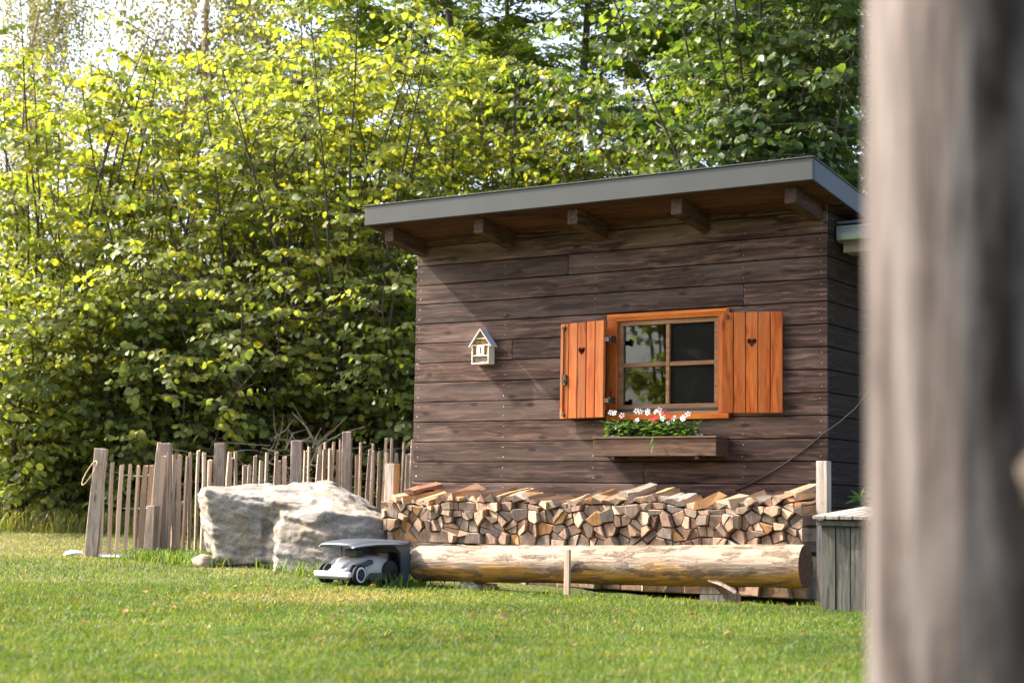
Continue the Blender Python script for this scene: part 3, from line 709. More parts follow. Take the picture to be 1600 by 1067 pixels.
# ------------------------------------------------------------------ flower box with periwinkles
def build_planter():
    x0, x1, z0, z1 = -1.706, -.729, .942, 1.078
    y0, y1 = -.20, -.004
    p = empty('flower_box', ((x0+x1)/2, -.1, z0), label='long dark brown wooden flower box mounted under the window', cat='planter')
    def bx(nm, a, b, c, d, e, f, mt=MAT['planter'], bev=.003): return wbox(nm, a, b, c, d, e, f, mt, p, bev=bev)
    bx('front_panel', x0, x1, y0, y0+.018, z0, z1-.012)
    bx('end_panel', x0, x0+.018, y0+.0185, y1, z0, z1-.012)
    bx('end_panel', x1-.018, x1, y0+.0185, y1, z0, z1-.012)
    bx('bottom_panel', x0+.02, x1-.02, y0+.019, y1, z0+.004, z0+.02)
    bx('back_panel', x0+.019, x1-.019, y1-.018, y1, z0+.021, z1-.012)
    bx('rim', x0-.008, x1+.006, y0-.010, y0+.030, z1-.0115, z1)
    bx('rim', x0-.006, x0+.026, y0+.0305, y1, z1-.0115, z1)
    bx('rim', x1-.026, x1+.004, y0+.0305, y1, z1-.0115, z1)
    bx('liner', x0+.10, x1-.12, y0+.045, y1-.03, z1-.05, z1+.016, MAT['plastic_d'], .006)
    bx('bracket', x0+.14, x0+.17, -.19, -.003, z0-.022, z0-.0005, MAT['iron'])
    bx('bracket', x1-.17, x1-.14, -.19, -.003, z0-.022, z0-.0005, MAT['iron'])
    # periwinkle plants
    fl = [(285, 155, 0), (320, 160, 0), (395, 185, 3), (540, 140, 0), (580, 148, 0), (650, 140, 0), (655, 160, 0), (735, 145, 0), (770, 130, 0), (785, 155, 0), (812, 155, 1), (690, 215, 1), (722, 212, 1), (730, 245, 1), (545, 235, 0), (800, 190, 0), (806, 215, 0), (870, 255, 0), (885, 200, 1), (915, 212, 0), (1000, 205, 0), (1012, 218, 0), (1056, 172, 0), (340, 300, 0)]
    plants = [(948, 985, 'periwinkle with a pink-eyed bloom at the left end of the flower box'), (985, 1013, 'white periwinkle second from the left in the flower box'),
              (1013, 1030, 'periwinkle with bright red blooms in the middle of the flower box'), (1030, 1052, 'white periwinkle right of the red blooms in the flower box'),
              (1052, 1088, 'white periwinkle at the right end of the planted flower box')]
    for (pa, pb, lab) in plants:
        xm = wy((pa+pb)/2, 672, -.11)[0]
        pl = empty('periwinkle_plant', (xm, -.11, z1-.02), label=lab, cat='flower', group='periwinkles in the flower box')
        xa = wy(pa, 672, -.11)[0]; xb = wy(pb, 672, -.11)[0]
        P, D, N, S, C = [], [], [], [], []
        stems = []
        for k in range(30):
            bx_, by_ = R.uniform(xa, xb), R.uniform(-.155, -.075)
            zt = z1 + R.uniform(.03, .125)
            tx = bx_ + R.uniform(-.03, .03); ty = by_ - R.uniform(-.01, .035)
            stems.append([(bx_, by_, z1-.03), ((bx_+tx)/2, (by_+ty)/2, (z1+zt)/2), (tx, ty, zt)])
            for q in range(9):
                t = .25+.75*q/8
                c = Vector((bx_+(tx-bx_)*t, by_+(ty-by_)*t, z1-.02+(zt-z1+.02)*t))
                a = R.uniform(0, 6.28)
                d = Vector((math.cos(a), math.sin(a), R.uniform(-.25, .5))).normalized()
                P.append(c); D.append(d); n_ = Vector((R.uniform(-.3, .3), R.uniform(-.5, .1), 1)); n_ = (n_-d*n_.dot(d)).normalized(); N.append(n_)
                S.append(R.uniform(.034, .056)); g_ = R.uniform(.7, 1.3); C.append((.065*g_, .13*g_, .035*g_))
        if pa == 1013:      # the trailing shoot over the front edge
            for q in range(5):
                P.append(Vector((wy(1020+q*.4, 676+q*4, -.215)[0], -.216-.004*q, z1+.01-.022*q))); D.append(Vector((R.uniform(-.4, .4), -.3, -1)).normalized()); N.append(Vector((R.uniform(-.5, .5), -1, .3)).normalized()); S.append(.045); C.append((.12, .22, .05))
        V, F, CC = leaf_arrays(P, D, N, np.array(S), .45, C, 'rhomb')
        tri_mesh('foliage', V-np.array(pl.location), F, MAT['hazel'], pl, CC)
        Vs, Fs = [], []
        for s in stems:
            v, f = tube_arrays(s, .0022, 4); o_ = len(Vs); Vs += [rel(pl, q) for q in v]; Fs += [tuple(i+o_ for i in ff) for ff in f]
        make('stems', Vs, Fs, MAT['bark'], pl)['kind'] = 'stuff'
        for (fx, fy, kind) in fl:
            px, py = 910+fx/6.4, 620+fy/6.4
            if not (pa <= px < pb or (pa == 948 and px < 948)): continue
            c = Vector(wy(px, py, -.145)); s = .021
            ax = Vector((R.uniform(-.3, .5), -1, R.uniform(.25, .8))).normalized()
            e1 = ax.orthogonal().normalized(); e2 = ax.cross(e1); ro = R.uniform(0, 1)
            V, F, C = [], [], []
            base = (.52, .012, .02) if kind == 1 else (.80, .78, .79)
            eye = (.55, .03, .12) if kind in (0, 3) else (.35, .005, .01)
            for k in range(5):
                a0 = ro+k*2*math.pi/5; b_ = len(V)
                for (rr, da, up) in ((.14, 0, .05), (.24, -.3, .07), (.24, .3, .07), (.70, -.46, .10), (1.05, -.33, .02), (1.1, .22, 0), (.70, .48, .08)):
                    an = a0+da
                    V.append(rel(pl, c + (e1*math.cos(an)+e2*math.sin(an))*rr*s + ax*up*s))
                    C.append(eye if rr < .15 else ((.62, .22, .36) if kind == 3 and rr < .8 else base))
                F += [(b_, b_+1, b_+2), (b_+1, b_+3, b_+4), (b_+1, b_+4, b_+2), (b_+2, b_+4, b_+5), (b_+2, b_+5, b_+6)]
            tri_mesh('flower', np.array([tuple(v) for v in V]), F, MAT['petal'], pl, np.array(C))

# ------------------------------------------------------------------ leaves
def leaf_arrays(P, D, N, L, wr, C, shape='round'):
    """leaves as small folded blades; P base, D direction, N normal, L length, wr width ratio"""
    P = np.asarray([tuple(p) for p in P] if not isinstance(P, np.ndarray) else P, np.float64)
    D = np.asarray([tuple(p) for p in D] if not isinstance(D, np.ndarray) else D, np.float64)
    N = np.asarray([tuple(p) for p in N] if not isinstance(N, np.ndarray) else N, np.float64)
    C = np.asarray(C, np.float64); L = np.asarray(L, np.float64)[:, None]
    S = np.cross(D, N); n = len(P)
    if shape == 'round':
        cs = [(0, 0, 0), (.5, 0, 0), (1.0, 0, -.10), (.24, .40, .10), (.70, .40, .07), (.24, -.40, .10), (.70, -.40, .07)]
        tris = [(0, 3, 1), (3, 4, 1), (4, 2, 1), (0, 1, 5), (1, 6, 5), (1, 2, 6)]
    else:
        cs = [(0, 0, 0), (.45, .5, .10), (1.0, 0, -.08), (.45, -.5, .10)]
        tris = [(0, 1, 2), (0, 2, 3)]
    V = np.concatenate([P + D*L*a + S*L*wr*b + N*L*c for a, b, c in cs], 1).reshape(n, len(cs), 3).reshape(-1, 3)
    T = (np.arange(n)[:, None, None]*len(cs) + np.array(tris)[None]).reshape(-1, 3)
    return V, T, np.repeat(C, len(cs), 0)

def unit(a): return a/np.maximum(np.linalg.norm(a, axis=-1, keepdims=True), 1e-9)

class Plant:
    """collects twigs (tubes) and leaves of one tree"""
    def __init__(self, seed): self.g = np.random.default_rng(seed); self.tv = []; self.tf = []; self.nt = 0; self.P = []; self.D = []; self.N = []; self.L = []; self.C = []
    def limb(self, pts, r0, r1, seg=5):
        k = len(pts); v, f = tube_arrays(pts, [r0+(r1-r0)*i/(k-1) for i in range(k)], seg, False)
        self.tv += v; self.tf += [tuple(i+self.nt for i in q) for q in f]; self.nt += len(v)
    def leaves(self, P, D, N, L, C): self.P.append(P); self.D.append(D); self.N.append(N); self.L.append(L); self.C.append(C)
    def twig(self, a, d, ln, nleaf, size, col, droop=.25, tilt=.42, spread=.8):
        """leaves in two ranks along a twig, hanging with their faces turned outwards and up"""
        g = self.g
        t = (np.arange(nleaf)+.6)/nleaf
        pos = a[None] + d[None]*(ln*t)[:, None] + np.array([0, 0, -1])[None]*(droop*ln*t*t)[:, None]
        side = np.cross(d, [0, 0, 1.0]); side = side/max(np.linalg.norm(side), 1e-6)
        sg = np.where(np.arange(nleaf) % 2 == 0, 1, -1)[:, None]
        D = unit(d[None]*.45 + side[None]*sg*spread + g.normal(0, .3, (nleaf, 3)) + np.array([0, 0, -.55]))
        out = np.array([d[0], d[1], 0])*.5 + np.array([a[0], a[1], 0])*.35
        N = np.array([0, 0, .62])[None] + out[None] + g.normal(0, tilt, (nleaf, 3)); N = unit(N - D*(N*D).sum(1, keepdims=True))
        L = size*g.uniform(.65, 1.2, nleaf)
        self.leaves(pos, D, N, L, col(nleaf))
        return pos[-1]
    def build(self, name, loc, mat_leaf, mat_bark, label, cat, group, shape='round', wr=.9, rz=0.0, scale=1.0):
        root = empty(name, tuple(loc), rz, label, cat, group)
        V, T, C = leaf_arrays(np.concatenate(self.P), np.concatenate(self.D), np.concatenate(self.N), np.concatenate(self.L), wr, np.concatenate(self.C), shape)
        tri_mesh('crown', V, T, mat_leaf, root, C)
        make('trunk', self.tv, self.tf, mat_bark, root, smooth=True)
        return root

def mixcol(g, a, b, n, var=.25, yellow=.06, ycol=(.30, .30, .04), brown=.0):
    t = np.clip(g.random()+g.normal(0, .18, (n, 1)), 0, 1); c = (np.array(a)*(1-t)+np.array(b)*t)*g.uniform(1-var, 1+var, (n, 1))*g.uniform(.85, 1.15)
    yt = g.random(); w = yellow*6 if yt < yellow else yellow*.15
    y = g.random(n) < w; c[y] = np.array(ycol)*g.uniform(.6, 1.1, (y.sum(), 1))
    if brown:
        y = g.random(n) < brown; c[y] = np.array((.22, .085, .025))
    return c

def hazel(seed, h, spread, nst=16, size=.086, lo=.05, dens=1.0, ca=(.12, .17, .042), cb=(.25, .275, .06), yellow=.10):
    p = Plant(seed); g = p.g
    col = lambda n: mixcol(g, ca, cb, n, .25, yellow, brown=.0008)
    for s in range(nst):
        az = g.uniform(0, 2*math.pi); b = np.array([math.cos(az), math.sin(az), 0])*g.uniform(.02, .35)
        out = np.array([math.cos(az+g.normal(0, .3)), math.sin(az+g.normal(0, .3)), 0])*spread*g.uniform(.25, 1.05)
        hh = h*g.uniform(.55, 1.04) if s > 3 else h*g.uniform(.9, 1.05)
        K = 9; pts = []
        w = g.normal(0, .05, (K, 3)); w[:, 2] = 0
        for i in range(K):
            t = i/(K-1); pts.append(b + out*(t**1.5) + np.array([0, 0, hh*(t**.9)]) + np.cumsum(w, 0)[i]*.6)
        p.limb([tuple(q) for q in pts], g.uniform(.018, .036), .005)
        pts = np.array(pts)
        nt_ = int(18*dens*hh/5)
        for k in range(nt_):
            t = lo + (1-lo)*((k+g.random())/nt_)
            i = min(int(t*(K-1)), K-2); fr = t*(K-1)-i; a = pts[i]*(1-fr)+pts[i+1]*fr
            an = g.uniform(0, 2*math.pi)
            d = np.array([math.cos(an), math.sin(an), g.uniform(.0, .55)]); d[:2] += out[:2]*.25; d /= np.linalg.norm(d)
            ln = g.uniform(.5, 1.15)*(1-.35*t)
            e = a + d*ln + np.array([0, 0, -.12*ln])
            p.limb([tuple(a), tuple((a+e)/2+np.array([0, 0, .05*ln])), tuple(e)], .008, .003, 3)
            p.twig(a+d*ln*.25, d, ln*.75, 9, size, col)
            for q in range(3):
                f = g.uniform(.25, .95); a2 = a+d*ln*f
                an2 = an+g.choice([-1, 1])*g.uniform(.5, 1.2); d2 = np.array([math.cos(an2), math.sin(an2), g.uniform(-.15, .45)]); d2 /= np.linalg.norm(d2)
                l2 = g.uniform(.22, .5); p.twig(a2, d2, l2, 6, size*.95, col)
                p.limb([tuple(a2), tuple(a2+d2*l2)], .0035, .002, 3)
    return p

def ash(seed, h, crown_r, z0, nb=36, size=.115, ca=(.09, .155, .04), cb=(.18, .24, .058), lean=(0, 0)):
    """tree with feathered leaves: leaflets in pairs along each stalk"""
    p = Plant(seed); g = p.g
    col = lambda n: mixcol(g, ca, cb, n, .2, .03)
    K = 9; tr = np.array([[lean[0]*(i/8)**1.5+g.normal(0, .05), lean[1]*(i/8)**1.5+g.normal(0, .05), h*i/8] for i in range(K)]); tr[0, :2] = 0
    p.limb([tuple(q) for q in tr], .12, .012, 7)
    def stalks(a, d, ln, n):
        for k in range(n):
            f = (k+.7)/n; b = a+d*ln*f
            an = math.atan2(d[1], d[0]) + (1 if k % 2 else -1)*g.uniform(.4, 1.3)
            dd = np.array([math.cos(an), math.sin(an), g.uniform(-.35, .5)]); dd /= np.linalg.norm(dd)
            sl = g.uniform(.2, .32); m = 9
            t = np.repeat((np.arange(5)+1.2)/5.6, 2)[:m]
            pos = b[None]+dd[None]*(sl*t)[:, None]+np.array([0, 0, -1])[None]*(sl*.35*t*t)[:, None]
            side = np.cross(dd, [0, 0, 1.0]); side /= max(np.linalg.norm(side), 1e-6)
            sg = np.where(np.arange(m) % 2 == 0, 1, -1)[:, None].astype(float); sg[-1] = 0
            D = unit(dd[None]*.75+side[None]*sg+g.normal(0, .12, (m, 3))+np.array([0, 0, -.25]))
            N = np.array([0, 0, 1.0])[None]+g.normal(0, .3, (1, 3))+g.normal(0, .12, (m, 3)); N = unit(N-D*(N*D).sum(1, keepdims=True))
            c = np.repeat(col(1), m, 0)*g.uniform(.9, 1.1, (m, 1))
            p.leaves(pos, D, N, size*g.uniform(.8, 1.2, m), c)
    for k in range(nb):
        t = z0 + (1-z0)*((k+g.random())/nb)
        i = min(int(t*8), 7); fr = t*8-i; a = tr[i]*(1-fr)+tr[i+1]*fr
        an = g.uniform(0, 2*math.pi); d = np.array([math.cos(an), math.sin(an), g.uniform(.25, .8)]); d /= np.linalg.norm(d)
        ln = crown_r*g.uniform(.6, 1.1)*(1.15-.6*(t-z0)/(1-z0))
        e = a+d*ln; p.limb([tuple(a), tuple(a+d*ln*.5+np.array([0, 0, .06*ln])), tuple(e)], .03*(1.1-t)+.008, .005, 4)
        for q in range(15):
            f = .2+.8*(q+g.random())/15; a2 = a+d*ln*f
            an2 = an+g.normal(0, .9); d2 = np.array([math.cos(an2), math.sin(an2), g.uniform(-.2, .6)]); d2 /= np.linalg.norm(d2)
            l2 = g.uniform(.3, .75); p.limb([tuple(a2), tuple(a2+d2*l2)], .006, .003, 3)
            stalks(a2, d2, l2, 6)
    return p

def birch(seed, h, r, z0):
    p = Plant(seed); g = p.g
    col = lambda n: mixcol(g, (.11, .135, .042), (.19, .205, .06), n, .2, .05)
    tr = np.array([[g.normal(0, .05), g.normal(0, .05), h*i/9] for i in range(10)]); tr[0, :2] = 0
    p.limb([tuple(q) for q in tr], .10, .015, 7)
    for k in range(64):
        t = z0+(1-z0)*(k/64); i = min(int(t*9), 8); fr = t*9-i; a = tr[i]*(1-fr)+tr[i+1]*fr
        an = g.uniform(0, 2*math.pi); d = np.array([math.cos(an), math.sin(an), g.uniform(.35, .9)]); d /= np.linalg.norm(d)
        ln = r*g.uniform(.45, 1.0)*(1.15-.5*t)
        e = a+d*ln; p.limb([tuple(a), tuple(a+d*ln*.5+g.normal(0, .08, 3)), tuple(e)], .011, .003, 4)
        for q in range(15):
            f = .15+.85*(q+g.random())/15; b = a+d*ln*f
            hl = g.uniform(.5, 1.7); off = np.array([g.normal(0, .12), g.normal(0, .12), 0])
            c = b+off+np.array([0, 0, -hl]); p.limb([tuple(b), tuple(b+off*.9+np.array([0, 0, -.25*hl])), tuple(c)], .0035, .0015, 3)
            n = int(hl*27); tt = (np.arange(n)+g.random(n))/n
            pos = b[None]+off[None]*np.minimum(1, tt*3)[:, None]+np.array([0, 0, -1])[None]*(hl*tt)[:, None]+g.normal(0, .035, (n, 3))
            D = unit(np.stack([g.normal(0, .6, n), g.normal(0, .6, n), -np.ones(n)], 1)); N = g.normal(0, 1, (n, 3)); N = unit(N-D*(N*D).sum(1, keepdims=True))
            p.leaves(pos, D, N, .058*g.uniform(.7, 1.15, n), col(n))
    return p

build_planter()

def dup(root, loc, rz, label, sc_=1.0, group=None):
    r = root.copy(); sc.collection.objects.link(r); r.location = loc; r.rotation_euler = (0, 0, rz); r.scale = (sc_,)*3; r['label'] = label
    if group: r['group'] = group
    for ch in root.children:
        c = ch.copy(); sc.collection.objects.link(c); c.parent = r
    return r

def build_trees():
    HG = 'hazel bushes of the tall hedge'
    A = hazel(1, 5.4, 1.6).build('hazel_bush', gpt(60, 18.0), MAT['hazel'], MAT['bark'], 'hazel bush at the left edge of the photo', 'bush', HG)
    B = hazel(2, 4.9, 1.5).build('hazel_bush', gpt(215, 17.6), MAT['hazel'], MAT['bark'], 'hazel bush growing behind the leftmost fence posts', 'bush', HG)
    Cc = hazel(3, 5.2, 1.7, yellow=.13).build('hazel_bush', gpt(400, 17.8), MAT['hazel'], MAT['bark'], 'hazel bush with yellowing leaves behind the boulder', 'bush', HG)
    Dd = hazel(4, 5.6, 1.5, lo=.16, ca=(.14, .19, .045), yellow=.13).build('hazel_bush', gpt(540, 17.2), MAT['hazel'], MAT['bark'], 'tall hazel bush beside the left end of the shed roof', 'bush', HG)
    g = lambda px, D: tuple(gpt(px, D))
    dup(Cc, g(140, 19.4), 2.0, 'taller hazel bush behind the leftmost pair of hazels', 1.03)
    dup(A, g(310, 19.2), 2.6, 'hazel bush in the second row between birch and boulder', .96)
    dup(Dd, g(480, 19.4), 4.0, 'hazel bush in the second row with shoots against the sky', 1.05)
    dup(A, g(660, 18.6), 4.4, 'hazel bush just behind the left end of the shed', 1.0)
    dup(Cc, g(800, 18.2), .6, 'bright yellow-green hazel bush rising over the middle of the roof', 1.0)
    dup(Dd, g(960, 18.8), 2.2, 'hazel bush behind the roof right of the bright yellow one', .93)
    dup(B, g(1130, 18.4), 3.0, 'low hazel bush behind the right half of the shed roof', 1.0)
    # feather-leaved ash trees behind the shed
    AG = 'ash trees behind the shed'
    a1 = ash(21, 9.6, 2.3, .22).build('ash_tree', gpt(690, 21.0), MAT['ashleaf'], MAT['bark'], 'feather-leaved ash tree above the left end of the roof', 'tree', AG, 'rhomb', .34)
    a2 = ash(22, 10.2, 2.5, .2, ca=(.10, .175, .036), cb=(.20, .275, .055)).build('ash_tree', gpt(900, 21.5), MAT['ashleaf'], MAT['bark'], 'bright green ash tree above the middle of the roof', 'tree', AG, 'rhomb', .36)
    dup(a1, g(1060, 23.0), 2.0, 'ash tree behind the dark broad-leaved tree', 1.0)
    dup(a2, g(790, 24.0), 3.6, 'ash tree in the back row between the two front ashes', 1.0)
    dup(a2, g(545, 23.5), 5.2, 'ash tree behind the hedge left of the shed roof', .86)
    dup(a1, g(400, 24.5), .9, 'ash tree behind the hedge right of the birch', .80)
    dup(a2, g(1180, 20.5), 1.4, 'ash tree just behind the dark broad-leaved tree', .95)
    dup(a1, g(1260, 23.5), 4.4, 'ash tree in the back row at the right', .95)
    # dark broad-leaved tree at the right
    p = hazel(31, 8.2, 2.5, nst=19, size=.105, lo=.34, dens=1.5, ca=(.045, .085, .026), cb=(.115, .165, .042), yellow=.04)
    p.build('broadleaf_tree', gpt(1190, 16.6), MAT['dark_leaf'], MAT['bark'], 'dark broad-leaved tree over the right end of the shed roof', 'tree', None)
    # birch
    bi = birch(41, 10.5, 3.3, .34).build('birch_tree', gpt(292, 22.5), MAT['birch_leaf'], MAT['birch'], 'birch tree with hanging twigs against the sky at upper left', 'tree', None, 'rhomb', .8)
    dup(bi, g(20, 24.5), 2.4, 'slender birch with hanging twigs at the upper left corner', .82)
    # low shrubs filling the foot of the hedge
    lw = hazel(51, 2.6, 1.15, nst=13, size=.088, lo=.02, dens=1.9, ca=(.13, .175, .05), cb=(.24, .27, .07))
    LG = 'low shrubs at the foot of the hedge'
    l0 = lw.build('low_shrub', gpt(30, 16.9), MAT['hazel'], MAT['bark'], 'low shrub at the foot of the hedge by the left photo edge', 'bush', LG)
    for px, D, rz, lab in ((150, 17.0, 1.2, 'low shrub right behind the leftmost fence post'), (265, 16.7, 2.7, 'low shrub behind the bunched old fence posts'),
                           (380, 16.9, 4.1, 'low shrub behind the fence left of the dry brushwood'),
                           (600, 17.0, .4, 'low shrub behind the tall pales beside the shed')):
        dup(l0, g(px, D), rz, lab, 1.0)
    # foliage beyond the hedge that closes the gaps
    gg = np.random.default_rng(77); n = 11000
    px = gg.uniform(-350, 1500, n); D = gg.uniform(24, 27, n); z = gg.uniform(.3, 5.6, n)*(.75+.25*np.sin(px*.011)+.1*np.sin(px*.037))
    P = np.array([wd(a, 800, b) for a, b in zip(px, D)]); P[:, 2] = z+.3
    Dn = unit(gg.normal(0, 1, (n, 3))+np.array([0, 0, -.4])); N = gg.normal(0, 1, (n, 3)); N = unit(N-Dn*(N*Dn).sum(1, keepdims=True))
    V, T, C = leaf_arrays(P, Dn, N, gg.uniform(.12, .24, n), .8, np.concatenate([mixcol(gg, (.13, .18, .04), (.25, .29, .06), 100) for _ in range(n//100)]), 'rhomb')
    tag(tri_mesh('distant_foliage', V, T, MAT['hazel'], None, C), 'mass of foliage showing through gaps beyond the hedge', 'foliage', kind='stuff')
    # hedge on the far side of the garden, seen only as a reflection in the window panes
    RG = 'hedge bushes mirrored in the window'
    for i, (src, x, y, rz, k) in enumerate(((A, -9.8, -17.0, .3, 1.7), (Cc, -7.6, -17.6, 1.7, 1.7), (Dd, -5.6, -17.0, 2.9, 1.6), (B, -3.8, -17.8, 4.0, 1.8), (A, -2.0, -17.4, 5.2, 1.6))):
        dup(src, (x, y, 0), rz, 'hazel bush across the garden mirrored in the window panes', k, RG)
    dup(a2, (-8.0, -21.0, 0), 1.0, 'ash tree across the garden mirrored in the upper panes', 1.0, RG)
build_trees()

# ------------------------------------------------------------------ firewood
def clip(poly, nx, nz, c):
    out = []
    for i in range(len(poly)):
        a, b = poly[i], poly[(i+1) % len(poly)]
        da, db = a[0]*nx+a[1]*nz-c, b[0]*nx+b[1]*nz-c
        if da <= 0: out.append(a)
        if da*db < 0:
            t = da/(da-db); out.append((a[0]+(b[0]-a[0])*t, a[1]+(b[1]-a[1])*t))
    return out

FW_COL = {'tan': [(.41, .275, .19), (.45, .31, .215), (.37, .245, .17), (.46, .335, .24)],
          'grey': [(.30, .235, .185), (.25, .195, .15), (.33, .265, .21)],
          'orange': [(.52, .28, .115), (.56, .31, .12), (.47, .24, .10)],
          'brown': [(.26, .155, .10), (.21, .13, .09)]}
FW_LAB = {'tan': 'split log with a clean tan end face in the firewood stack', 'grey': 'split log with a weathered grey end face in the firewood stack',
          'orange': 'split log with an orange end face in the firewood stack', 'brown': 'split log with a dark brown end face in the firewood stack'}
def wood_piece(poly, y0, y1, tone, tilt=0.0, yaw=0.0, label=None, roll=0.0, rough=.003, side=None):
    """prism over an irregular outline in x,z with a worn front edge"""
    cx = sum(p[0] for p in poly)/len(poly); cz = sum(p[1] for p in poly)/len(poly)
    n = len(poly); V = []
    loc = [(p[0]-cx, p[1]-cz) for p in poly]
    ym = (y1-y0)
    sl = R.uniform(-.4, .4)
    for s, yy in ((.91, 0.0), (1.0, .006), (R.uniform(.9, 1.03), ym*.4), (R.uniform(.82, .98), ym)):
        ox, oz = R.uniform(-.005, .005), R.uniform(-.005, .005)
        for (a, b) in loc:
            dy = sl*a if yy < .01 else R.uniform(-.02, .02)
            V.append((a*s+(ox+R.uniform(-rough, rough))*(yy > .01), yy+dy, b*s+(oz+R.uniform(-rough, rough))*(yy > .01)))
    F = [tuple(range(n-1, -1, -1))]; fm = [0]
    for r in range(3):
        for k in range(n):
            k2 = (k+1) % n
            F.append((r*n+k, r*n+k2, (r+1)*n+k2, (r+1)*n+k)); fm.append(1 if r else 0)
    F.append(tuple(3*n+k for k in range(n))); fm.append(0)
    me = bpy.data.meshes.new('firewood_log'); me.from_pydata(V, [], F)
    me.materials.append(MAT['fw_end']); me.materials.append(MAT['fw_side']); me.polygons.foreach_set('material_index', fm); me.update()
    o = bpy.data.objects.new('firewood_log', me); link(o)
    o.location = (cx, y0, cz); o.rotation_euler = (tilt, roll, yaw)
    c = R.choice(FW_COL[tone]); k = R.uniform(.62, 1.0); o.color = (c[0]*k, c[1]*k, c[2]*k, 1)
    sc_ = side or R.choice(FW_SIDE); k = R.uniform(.85, 1.1); o['side_color'] = [sc_[0]*k, sc_[1]*k, sc_[2]*k]
    tag(o, label, 'firewood', 'split logs stacked along the shed wall')
    return o
FW_SIDE = [(.44, .26, .12), (.40, .25, .13), (.36, .26, .17), (.30, .25, .20), (.26, .22, .185), (.20, .13, .085), (.47, .33, .19)]

def build_pile():
    rr = random.Random(5)
    xl, xr = -3.33, .085
    top = lambda x: .590 + .018*math.sin(x*5.1+1) + .012*math.sin(x*11.3) + (.02 if x > -.35 else 0)
    def cells(zlo, zhi, sp, sq):
        seeds = []; r = 0; z = zlo+sq*.5
        while z < zhi+sq:
            x = xl-.1+(r % 2)*sp/2
            while x < xr+.1:
                seeds.append((x+rr.uniform(-.34, .34)*sp, z+rr.uniform(-.30, .30)*sq)); x += sp*rr.uniform(.8, 1.2)
            z += sq; r += 1
        out = []
        for i, (sx, sz) in enumerate(seeds):
            poly = [(sx-.15, sz-.15), (sx+.15, sz-.15), (sx+.15, sz+.15), (sx-.15, sz+.15)]
            for jx, jz in seeds:
                dx, dz = jx-sx, jz-sz
                if (dx or dz) and dx*dx+dz*dz < .09:
                    poly = clip(poly, dx, dz, (jx*jx+jz*jz-sx*sx-sz*sz)/2)
                    if len(poly) < 3: break
            if len(poly) < 3: continue
            poly = clip(poly, 0, -1, -zlo); poly = clip(poly, 1, 0, xr)
            if len(poly) < 3: continue
            poly = clip(poly, -1, -.45, -(xl+.45*.60)) if False else clip(poly, -1, 0, -(xl + (.6-sz)*.35))
            if len(poly) < 3: continue
            t0, t1 = top(sx-.05), top(sx+.05)
            nx, nz = -(t1-t0)/.1, 1.0
            poly = clip(poly, nx, nz, nx*sx+nz*(t0+t1)/2) if zhi > .5 else clip(poly, 0, 1, zhi)
            if len(poly) >= 3: out.append(poly)
        return out
    def area(p): return abs(sum(p[i][0]*p[(i+1) % len(p)][1]-p[(i+1) % len(p)][0]*p[i][1] for i in range(len(p)))/2)
    def shrink(p, d):
        cx = sum(q[0] for q in p)/len(p); cz = sum(q[1] for q in p)/len(p); out = []
        for q in p:
            v = Vector((q[0]-cx, q[1]-cz)); L = v.length
            k = max(.3, (L-d*rr.uniform(.7, 1.8))/max(L, 1e-6)); out.append((cx+v.x*k, cz+v.y*k))
        return out
    def tidy(p, mn):
        out = []
        for q in p:
            if not out or math.hypot(q[0]-out[-1][0], q[1]-out[-1][1]) > mn: out.append(q)
        if len(out) > 3 and math.hypot(out[0][0]-out[-1][0], out[0][1]-out[-1][1]) < mn: out.pop()
        return out
    pieces = []; stack = []
    for zlo, zhi, sp, sq, split in ((.02, .30, .19, .14, .1), (.302, .62, .104, .080, .58)):
        for p in cells(zlo, zhi, sp, sq):
            ar = area(p)
            if ar < .0009: continue
            if ar > .0045 and rr.random() < split:
                cx = sum(q[0] for q in p)/len(p); cz = sum(q[1] for q in p)/len(p); a = rr.uniform(0, math.pi); nx, nz = math.cos(a), math.sin(a); c = cx*nx+cz*nz
                for s in (1, -1):
                    q = clip(p, nx*s, nz*s, c*s)
                    if len(q) >= 3 and area(q) > .0008: pieces.append(q)
            else: pieces.append(p)
    for p in pieces:
        p = tidy(shrink(tidy(p, .012), .0035), .006)
        if len(p) < 3: continue
        # counter-clockwise seen from the front (-y)
        if sum(p[i][0]*p[(i+1) % len(p)][1]-p[(i+1) % len(p)][0]*p[i][1] for i in range(len(p))) < 0: p = p[::-1]
        cz = sum(q[1] for q in p)/len(p)
        t = rr.random()
        tone = 'tan' if t < .60 else 'grey' if t < .84 else 'orange' if t < .90 else 'brown'
        if cz > .50 and rr.random() < .35: tone = 'grey'
        y0 = -.60 + rr.uniform(-.03, .03)
        o = wood_piece(p, y0, y0+rr.uniform(.31, .36), tone, tilt=rr.uniform(-.02, .02)+max(0, (cz-.40))*.35, yaw=rr.uniform(-.04, .04))
        stack.append((o, tone, len(p), sum(q[0] for q in p)/len(p), cz))
    # what tells one log of the stack from the next: colour, outline, row and the thing above it
    zones = ((-3.0, 'by the orange-sided post'), (-2.45, 'below the insect hotel'), (-1.75, 'below the left shutter'), (-.72, 'below the flower box'), (-.3, 'below the right shutter'), (9, 'by the grey end post'))
    rows_ = ((.30, 'bottom rows'), (.42, 'lower rows'), (.51, 'middle rows'), (9, 'upper rows'))
    bins = {}
    for o, tone, k, x, z in stack:
        zn = next(t for m, t in zones if x < m); rw = next(t for m, t in rows_ if z < m)
        hue = {'tan': 'tan', 'grey': 'grey', 'orange': 'orange', 'brown': 'dark brown'}[tone]; shp = {3: 'three-sided', 4: 'four-sided', 5: 'five-sided'}.get(k, 'many-sided')
        bins.setdefault((hue, shp, rw, zn), []).append((x, o))
